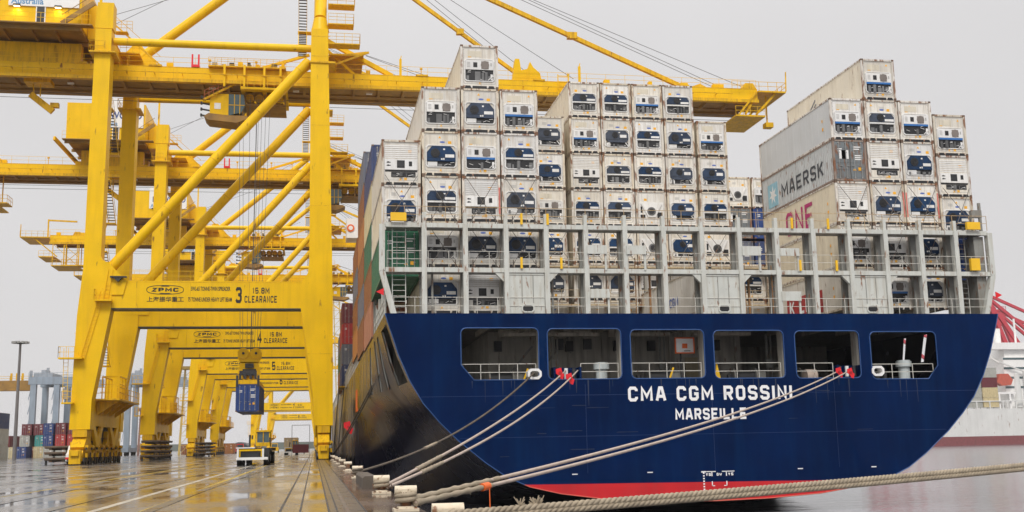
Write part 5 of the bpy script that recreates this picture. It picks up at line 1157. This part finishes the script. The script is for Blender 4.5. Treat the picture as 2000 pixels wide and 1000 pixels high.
# ------------------------------------------------------------------ vehicles on the quay
def wheel(root, x, y, r, wd=.3):
    t_ = MB().tube((x-wd/2, y, r), (x+wd/2, y, r), r, 20).build('wheel', RUBR, root); MB().tube((x-wd/2-.01, y, r), (x-wd/2+.02, y, r), r*.5, 14).tube((x+wd/2-.02, y, r), (x+wd/2+.01, y, r), r*.5, 14).build('rim', WHT, t_); return t_
def make_tractor(label, loc, load=False):
    """terminal tractor seen from behind/front: offset cab, low frame and trailer deck"""
    r = empty('terminal_tractor', (0, 0, 0), label, 'truck')
    MB().box(-.9, .9, .2, 5.6, .62, .95).box(-.45, .45, -.25, .2, .62, .9).build('chassis', DRK, r)
    bp = MB().box(-1.15, 1.15, -.30, -.1, .42, .62).box(-1.12, -.98, -.28, -.12, .6, 1.25).box(.72, .86, -.28, -.12, .6, 1.25).box(-1.2, .2, -.26, 2.2, 1.28, 1.36); bp.build('bumper', WHT, r)
    MB().box(-.92, .66, -.12, .3, .62, 1.26).build('radiator', BLK, r)
    MB().box(-.98, .72, -.18, -.13, 1.08, 1.22).bar((-.9, -.16, .66), (-.9, -.16, 1.2), .06).bar((.66, -.16, .66), (.66, -.16, 1.2), .06).build('bonnet_trim', YEL, r)
    cb_ = MB().box(.22, 1.25, .6, 2.3, 1.42, 1.7); 
    for x in (.26, 1.21):
        for y in (.64, 2.26): cb_.bar((x, y, 1.7), (x, y, 2.5), .08)
    cb_.box(.17, 1.3, .5, 2.4, 2.5, 2.62).bar((.75, .62, 1.7), (.75, .62, 2.5), .06); c_ = cb_.build('cab', YEL2, r)
    MB().box(.28, 1.19, .66, 2.22, 1.71, 2.49).build('cab_window', GLS, c_)
    q = MB().cbox((1.24, .5, 1.9), (.1, .15, .35)).cbox((-.05, .5, 2.1), (.1, .15, .3)).tube((-.3, 1.6, 1.4), (-.3, 1.6, 2.3), .07, 8); q.build('mirror', DRK, r)
    MB().box(-1.2, -.5, .4, 2.0, .95, 1.27).box(.5, 1.2, .4, 2.0, .7, 1.3).build('mudguard', DRK, r)
    for s in (-1, 1):
        MB().cbox((s*.98, -.31, .52), (.22, .04, .12)).build('headlight', WHT, r)
        for y in (.9, 4.6): wheel(r, s*.98, y, .52, .36)
    MB().box(-1.2, 1.2, 4.0, 15.5, 1.05, 1.3).box(-.9, -.5, 13, 15, .3, 1.05).box(.5, .9, 13, 15, .3, 1.05).build('trailer_deck', DRK, r)
    for s in (-1, 1):
        for y in (12.6, 13.9): wheel(r, s*.95, y, .5, .4)
    r.location = loc; return r
make_tractor('yellow and white terminal tractor with offset cab nearest on the quay', (-4.55, 86, 0))
t2 = make_tractor('distant terminal tractor carrying a tan container', (-4.15, 206, 0))
place('dry_tan', 0, (-4.2, 208, 1.32), 'tan container riding on the distant terminal tractor', None, .62)
def make_van(label, loc, s=1.0):
    r = empty('parked_van', (0, 0, 0), label, 'van')
    MB().prism([(0, .35), (4.6, .35), (4.6, 1.6), (4.4, 1.95), (1.3, 1.95), (.7, 1.25), (0, 1.05)], 0, -.92, .92).build('body', WHT, r)
    MB().prism([(.84, 1.22), (1.3, 1.85), (1.36, 1.85), (.9, 1.22)], 0, -.8, .8).box(-.935, .935, 1.5, 4.2, 1.25, 1.75).build('window', GLS, r)
    MB().box(-.90, -.6, -.03, .02, .75, .95).build('headlight', WHT, r); MB().box(.6, .9, -.03, .02, .75, .95).build('headlight', WHT, r)
    MB().box(-.8, .8, -.04, .02, .4, .6).build('bumper', DRK, r)
    for x in (-.82, .82):
        for y in (.95, 3.7): wheel(r, x, y, .34, .22)
    r.location = loc; return r
make_van('white van far down the quay under the cranes', (-3.0, 250, 0))
o = make_van('white van with red stripe half hidden behind the nearest crane bogies', (-24.45, 122.5, 0)); MB().box(-.94, .94, -.05, .1, .55, .75).build('red_stripe', REDP, o)
def make_flat(label, loc, n=4):
    r = empty('flat_rack_trailer', (0, 0, 0), label, 'trailer', 'stacked flat trailers')
    m_ = mat('flat_brown', (.16, .12, .085), .7, var=.25, dirt=.4, rust=.3)
    for k in range(n):
        q = MB(); z = .55+k*.62
        q.box(-1.25, 1.25, 0, 12, z, z+.16); q.box(-.8, -.5, .2, 11.8, z-.28, z).box(.5, .8, .2, 11.8, z-.28, z)
        for y in range(7): q.box(-1.25, 1.25, .3+y*1.85, .6+y*1.85, z-.12, z)
        q.build('flat_deck', m_, r)
    for y in (.5, 11.3): MB().box(-1.2, -1.0, y-.1, y+.1, 0, .42).box(1.0, 1.2, y-.1, y+.1, 0, .42).build('stand', DRK, r)
    r.location = loc; return r
make_flat('brown stacked flat trailers left of the nearest crane bogies', (-26.6, 124, 0), 3)
make_flat('brown stacked flat trailers behind the second crane leg', (-19.5, 205, 0), 4)
make_flat('brown stacked flat trailers between the first two crane legs', (-20.7, 150, 0), 4)
# light mast
r = empty('light_mast', (-62.0, 250, 0), 'tall thin light mast with a ring of lamps at the left', 'light mast')
MB().tube((-62, 250, 0), (-62, 250, 24.6), .42, 14, .24).build('pole', mat('mast_steel', (.16, .15, .15), .5), r, (-62, 250, 0))
hd = MB()
for i in range(12): a = 2*PI*i/12; hd.bar((-62, 250, 24.3), (-62+1.4*math.cos(a), 250+1.4*math.sin(a), 24.55), .08)
hd.tube((-62, 250, 24.4), (-62, 250, 24.6), .8, 16); hf = hd.build('crown_ring', DRK, r, (-62, 250, 0))
for i in range(12): a = 2*PI*i/12; MB().cbox((-62+1.5*math.cos(a), 250+1.5*math.sin(a), 24.6), (.55, .5, .4)).build('lamp', GRYST, hf, (-62, 250, 0))
# grey blue rubber tyred gantry in the yard
def yard_gantry(ox, oy, label):
    GO = (ox, oy, 0); r = empty('yard_gantry', GO, label, 'gantry crane', 'grey blue yard gantries')
    def G(mb, n_, m_=RTGG, p_=None): return mb.build(n_, m_, p_ or r, GO)
    for y in (oy-7, oy+7):
        for x in (ox-3.1, ox+3.1): G(MB().box(x-.75, x+.75, y-.8, y+.8, 1.2, 20.4), 'leg')
        gd = G(MB().box(ox-4.4, ox+13, y-.9, y+.9, 20.1, 22.2), 'girder'); G(MB().rail([(ox-4.4, y-.9, 22.2), (ox+13, y-.9, 22.2)], 1.2, 2.4, .05, 2), 'railing', RTGG, gd)
    for x in (ox-3.1, ox+3.1):
        G(MB().box(x-.8, x+.8, oy-8.5, oy+8.5, 1.0, 2.2), 'sill')
        for dy in (-7.5, -4.5, 4.5, 7.5): G(MB().tube((x-.4, oy+dy, .8), (x+.4, oy+dy, .8), .8, 16), 'wheel', RUBR)
        st = MB()
        for z in (6, 10, 14, 18): st.bar((x-1.3, oy-7, z-2), (x-1.3, oy-4, z+1.8), .1, .4)
        G(st, 'stair')
    G(MB().box(ox-3.5, ox+1.5, oy-6, oy+6, 22.2, 23.4).box(ox-2, ox-.5, oy-4, oy, 23.4, 24.4).box(ox-4.3, ox-3.7, oy-7.5, oy-6.6, 22.2, 24.0).box(ox-.6, ox, oy-4, oy-3.4, 22.2, 25), 'trolley', mat('gantry_trolley', (.33, .36, .40), .5, var=.2, dirt=.4))
    G(MB().box(ox+4.6, ox+6.2, oy-7, oy-4, 16, 19), 'cabin', GRYST); return r
yard_gantry(-74.1, 335, 'pale grey blue yard gantry crane behind the left container stack')
yard_gantry(-49.6, 340, 'second grey blue yard gantry crane seen behind the nearest crane legs')
# far yellow boom at the left edge
r = empty('distant_boom', (-95, 330, 20), 'far brown yellow crane boom at the left edge behind the mast', 'crane'); DO = (-95, 330, 20)
MB().box(-130, -78, 330, 333, 18.6, 21.4).build('boom_girder', BRN, r, DO); q = MB().rail([(-130, 330, 21.4), (-78, 330, 21.4)], 1.2, 3, .06, 2)
for x in (-84, -82.5, -81): q.cbox((x, 331, 22.5), (.5, .5, 2.0))
q.build('boom_fitting', YEL2, r, DO); MB().box(-92, -90, 330.5, 332.5, 0, 18.6).box(-124, -122, 330.5, 332.5, 0, 18.6).build('leg', YEL2, r, DO)
def lattice(label, x, y, h_, m_, lean=0):
    r = empty('lattice_tower', (x, y, 0), label, 'tower'); q = MB()
    for sx in (-1, 1):
        for sy in (-1, 1): q.bar((x+sx*1.2, y+sy*1.2, 0), (x+sx*.8+lean, y+sy*.8, h_), .28)
    k = int(h_/2.4)
    for i in range(k):
        z0, z1 = i*h_/k, (i+1)*h_/k; f0 = lean*i/k; f1 = lean*(i+1)/k
        q.bar((x-1.1+f0, y-1.1, z0), (x+1.0+f1, y-1.1, z1), .12); q.bar((x-1.2+f0, y-1.1, z0), (x+1.2+f0, y-1.1, z0), .12)
    q.build('lattice', m_, r, (x, y, 0)); MB().box(x-1.6+lean, x+1.6+lean, y-1.6, y+1.6, h_, h_+.8).build('platform', m_, r, (x, y, 0)); return r
PYEL = mat('pale_yellow', (.60, .45, .16), .6, dirt=.3)
lattice('pale yellow jib tower seen through the grey gantry', -54.0, 320, 19.5, PYEL, 1.5)
lattice('thin red and white mast right of the grey gantry leg', -50.0, 345, 13.0, mat('pale_red', (.45, .25, .20), .6))
lattice('pale yellow lattice crane tower between crane leg and ship', 8.0, 330, 46, PYEL, -2)
lattice('pale tower behind the second crane leg', -33.2, 300, 22, PYEL, 0.6)
# container yard on the left
YARD = [('dry_navy', -58.0, 212, 2), ('dry_grey', -58.0, 212, 1), ('dry_slate', -55.0, 195, 0), ('dry_cream', -75.6, 304, 0), ('dry_blue', -72.9, 300, 0), ('dry_maroon', -73.2, 306, 2), ('dry_grey', -73.6, 306, 1), ('dry_maroon', -70.3, 306, 2), ('dry_teal', -69.9, 306, 1), ('dry_cream', -69.4, 303, 0), ('dry_salmon', -70.8, 306, 0), ('dry_blue', -66.6, 300, 2), ('dry_blue', -66.6, 300, 1), ('dry_grey', -66.4, 300, 0), ('dry_maroon', -63.2, 298, 2), ('dry_red', -63.2, 298, 1), ('dry_grey', -63.0, 298, 0), ('dry_maroon', -60.3, 298, 2), ('dry_red', -60.3, 298, 1), ('dry_tan', -60.2, 298, 0), ('dry_grey', -58.0, 212, 0), ('dry_maroon', -78.9, 308, 1), ('dry_grey', -78.9, 308, 0),
        ('dry_orange', -27.0, 330, 0), ('dry_orange', -24.0, 330, 0), ('dry_maroon', -20.5, 420, 0), ('dry_brown', -36.0, 330, 0), ('dry_maroon', -33, 330, 0)]
seen = {}
for kind, x, y, k in YARD:
    c = kind[4:]; seen[c] = seen.get(c, 0)+1
    lv = ['on the ground', 'on the second tier', 'on the top tier'][k]
    where = 'of the left yard stack' if x < -50 else 'far off between crane legs'
    place(kind, 0, (x, y, k*2.9+.004), '%s container %s %s, %s of that colour' % (c, lv, where, nth(seen[c]-1)), 'containers in the yard')
r = empty('marker_post', (-76.2, 290, 0), 'red and white banded post beside the left yard stack', 'post')
for k in range(8): MB().tube((-76.2, 290, k*.9), (-76.2, 290, k*.9+.9), .45, 10).build('band', REDP if k % 2 else WHT, r, (-76.2, 290, 0))
# far sheds, vehicles and poles between the crane legs
for i, x in enumerate((-44, -33)):
    r = empty('arched_shed', (x, 520, 0), 'dark arched shed far beyond the cranes, %s' % ('left of the pair' if i == 0 else 'right of the pair'), 'shed', 'arched sheds')
    MB().prism([(x+5*math.cos(t*PI/12), .2+4.2*math.sin(t*PI/12)) for t in range(13)], 1, 520, 545).build('vault', mat('shed_grey', (.14, .14, .15), .6), r, (x, 520, 0)); MB().prism([(x+4.4*math.cos(t*PI/12), .2+3.6*math.sin(t*PI/12)) for t in range(13)], 1, 519.9, 520).build('opening', DRK, r, (x, 520, 0))
for i, (x, y, m_, lab) in enumerate(((-21, 330, REDP, 'small red forklift far down the quay'), (-16.5, 340, YPNT, 'small yellow loader far down the quay'), (-11.5, 335, YPNT, 'second small yellow loader near the distant tractor'))):
    r = empty('small_loader', (x, y, 0), lab, 'loader'); MB().box(x-1.2, x+1.2, y, y+3.5, .5, 1.5).box(x-.9, x+.9, y+1, y+3, 1.5, 2.7).build('body', m_, r, (x, y, 0)); MB().box(x-.8, x+.8, y+.95, y+.99, 1.6, 2.5).build('window', GLS, r, (x, y, 0))
    for sx in (-1, 1):
        for yy in (.6, 2.8): MB().tube((x+sx*1.1-.15, y+yy, .5), (x+sx*1.1+.15, y+yy, .5), .5, 14).build('wheel', RUBR, r, (x, y, 0))
r = empty('sign_frame', (-1.6, 150, 0), 'thin goal shaped frame with a brown board by the waterside leg', 'sign'); q = MB()
for x in (-2.9, -.6): q.bar((x, 150, 0), (x, 150, 4.2), .07)
q.bar((-2.9, 150, 4.2), (-.6, 150, 4.2), .07).build('frame', GRYST, r, (-1.6, 150, 0)); MB().box(-2.8, -.7, 149.95, 150.05, .6, 1.7).build('board', DRYS['maroon'], r, (-1.6, 150, 0))
# low far land and another quay
struct('far_land', MB().box(-900, 60, 1500, 1600, 0, 9).box(500, 2500, 1300, 1400, -6, 8), mat('far_land', (.10, .12, .10), .9))

# ------------------------------------------------------------------ the other ship across the basin
FX, FY = 262, 420; FO = (330, 440, WZ)
r = empty('far_ship', FO, 'grey white container ship moored across the water at the right', 'ship')
def F(mb, n_, m_, p_=None): return mb.build(n_, m_, p_ or r, FO)
PAL = mat('ship_grey_white', (.66, .66, .64), .5, var=.06, dirt=.12, rust=.06, scale=.2)
hp = [(226, FY+20), (232, FY+8), (246, FY), (460, FY), (460, FY+32), (246, FY+32), (232, FY+28)]
F(MB().prism(hp, 2, .4, 11.6), 'hull', PAL); F(MB().prism([(x+(.4 if x < 240 else 0), y) for x, y in hp], 2, WZ-1, .38), 'boot_top', mat('far_red', (.22, .06, .065), .5, var=.2, dirt=.3))
q = MB().rail([(236, FY+6, 11.6), (460, FY+.2, 11.6)], 1.4, 3, .07, 3); F(q, 'railing', DRK)
dk = F(MB().box(286, 312, FY+3, FY+29, 11.6, 33).box(288, 310, FY+5, FY+26, 33, 39).box(266, 330, FY+3, FY+9, 36.5, 39.3), 'deckhouse', WHT)
q = MB()
for z in (20, 24, 28, 32): q.box(285.9, 312.1, FY+2.94, FY+3, z, z+.9)
F(q, 'window_band', GLS, dk); F(MB().bar((268, FY+6, 36.5), (286, FY+6, 24), .8).bar((276, FY+6, 36.5), (288, FY+6, 30), .6), 'wing_brace', WHT, dk)
F(MB().prism([(280.5, 22.5), (283, 21), (287, 21.4), (288, 23.5), (286, 26), (282, 26)], 1, FY+.5, FY+3), 'lifeboat', mat('lifeboat_orange', (.50, .10, .06), .5))
F(MB().box(273, 289, FY+1, FY+3, 17.6, 18.4).box(276, 276.7, FY+1, FY+1.5, 11.6, 17.6).box(281, 281.7, FY+1, FY+1.5, 11.6, 17.6).box(286, 286.7, FY+1, FY+1.5, 11.6, 17.6), 'boat_deck', WHT)
F(MB().tube((290, FY+12, 39), (290, FY+12, 46), 1.6, 16).box(296, 296.6, FY+8, FY+8.6, 39, 50), 'radar_mast', WHT)
F(MB().tube((291.5, FY+4, 12), (291.5, FY+4, 26), 2.2, 18, 1.6).tube((291.5, FY+4, 26), (291.5, FY+4, 28), 1.6, 18, .6), 'vent_post', PAL)
q = MB()
for x in range(240, 330, 6): q.box(x, x+.5, FY+.3, FY+.8, 11.6, 14.5)
q.box(236, 330, FY+.3, FY+.9, 14.5, 14.9); F(q, 'deck_passage', PAL)
F(MB().tube((298, FY+1, 20), (298, FY+1, 23.5), .3, 8).bar((298, FY+1, 23.5), (304, FY-2, 27), .5).bar((294, FY+1.5, 11.6), (294, FY+1.5, 27), .7).bar((294, FY+1.5, 27), (283, FY+1.5, 31), .5), 'deck_crane', PAL)
F(MB().box(300, 318, FY-.3, FY+2.9, 14.9, 20).box(303, 306, FY-.5, FY-.3, 16, 18.5), 'deck_store', GRYST)
cols = ['dry_grey', 'dry_cream', 'dry_grey', 'dry_cream', 'dry_tan', 'dry_maroon', 'dry_grey', 'dry_red']
for i, (x, n_) in enumerate(((251, 1), (258.5, 3), (266, 4), (273.5, 4))):
    for k in range(n_):
        c = cols[(i*3+k*2) % 8] if k < 3 else ('dry_maroon' if i == 2 else 'dry_grey')
        o = place(c, 0, (x, FY+2.0, 12.2+k*4.1), '%s container on the far ship, %s row up in pile %d from its stern' % (c[4:], ORD[k], i+1), 'containers on the far ship', 1.4)
        o.rotation_euler = (0, 0, -PI/2); o.scale = (1.2, .58, 1.4)
# red quay cranes across the water
PRED = mat('far_crane_red', (.50, .03, .05), .5, var=.1)
def red_crane(x, y, s, label):
    O = (x, y, 0); k = s; r = empty('red_crane', O, label, 'crane', 'red cranes across the water')
    def C(mb, n_): return mb.build(n_, PRED, r, O)
    for dx in (0, 26):
        for dy in (0, 18): C(MB().box(x+dx-1.3, x+dx+1.3, y+dy-1.3, y+dy+1.3, 0, 46), 'leg')
    for dy in (0, 18): C(MB().box(x, x+26, y+dy-1, y+dy+1, 14, 18).bar((x, y+dy, 18), (x+26, y+dy, 45), 1.6), 'portal_frame')
    C(MB().box(x-6, x+95, y+6, y+12, 43, 49).bar((x+10, y+6, 49.5), (x+95, y+6, 49.5), .3), 'boom_girder')
    C(MB().box(x+6, x+20, y+3, y+15, 48.5, 54), 'machinery_house')
    C(MB().bar((x-1, y+9, 46), (x+2.5, y+9, 86), 2.8).bar((x+16, y+9, 48), (x+2.5, y+9, 86), 2.4).bar((x-8, y+9, 46), (x+2.5, y+9, 86), 1.6).bar((x+2.5, y+9, 85), (x+48, y+9, 48), 1.8).bar((x+2.5, y+9, 86), (x+90, y+9, 49), 1.6).bar((x+2.5, y+9, 85), (x+26, y+9, 48), 1.6), 'mast_frame')
    C(MB().box(x-1, x+7, y+7, y+11, 86, 87.2).rail([(x-1, y+7, 87.2), (x+7, y+7, 87.2)], 2.2, 2, .14, 2), 'mast_head')
    C(MB().box(x-16, x-3, y+5, y+13, 39.5, 40.5).bar((x-16, y+9, 40), (x-2, y+9, 45), .6), 'backreach'); return r
red_crane(401, 600, 1, 'red quay crane whose mast rises beside the ship stern at the right')
red_crane(372, 690, 1, 'red quay crane farther back, mostly behind the blue stern')
red_crane(470, 690, 1, 'red quay crane cut by the right edge of the view')

# ------------------------------------------------------------------ rainy air
hz = MB().box(-3100, 4200, -450, 5200, -8.6, 104).build('haze', bpy.data.materials.new('haze_air')); hz['kind'] = 'stuff'
hm = hz.data.materials[0]; hm.use_nodes = True; t = hm.node_tree; t.nodes.clear()
o = t.nodes.new('ShaderNodeOutputMaterial'); v = t.nodes.new('ShaderNodeVolumePrincipled'); v.inputs['Density'].default_value = .0001; v.inputs['Color'].default_value = (.93, .93, .95, 1); v.inputs['Anisotropy'].default_value = .2
t.links.new(v.outputs[0], o.inputs['Volume'])
SC.cycles.volume_bounces = 1
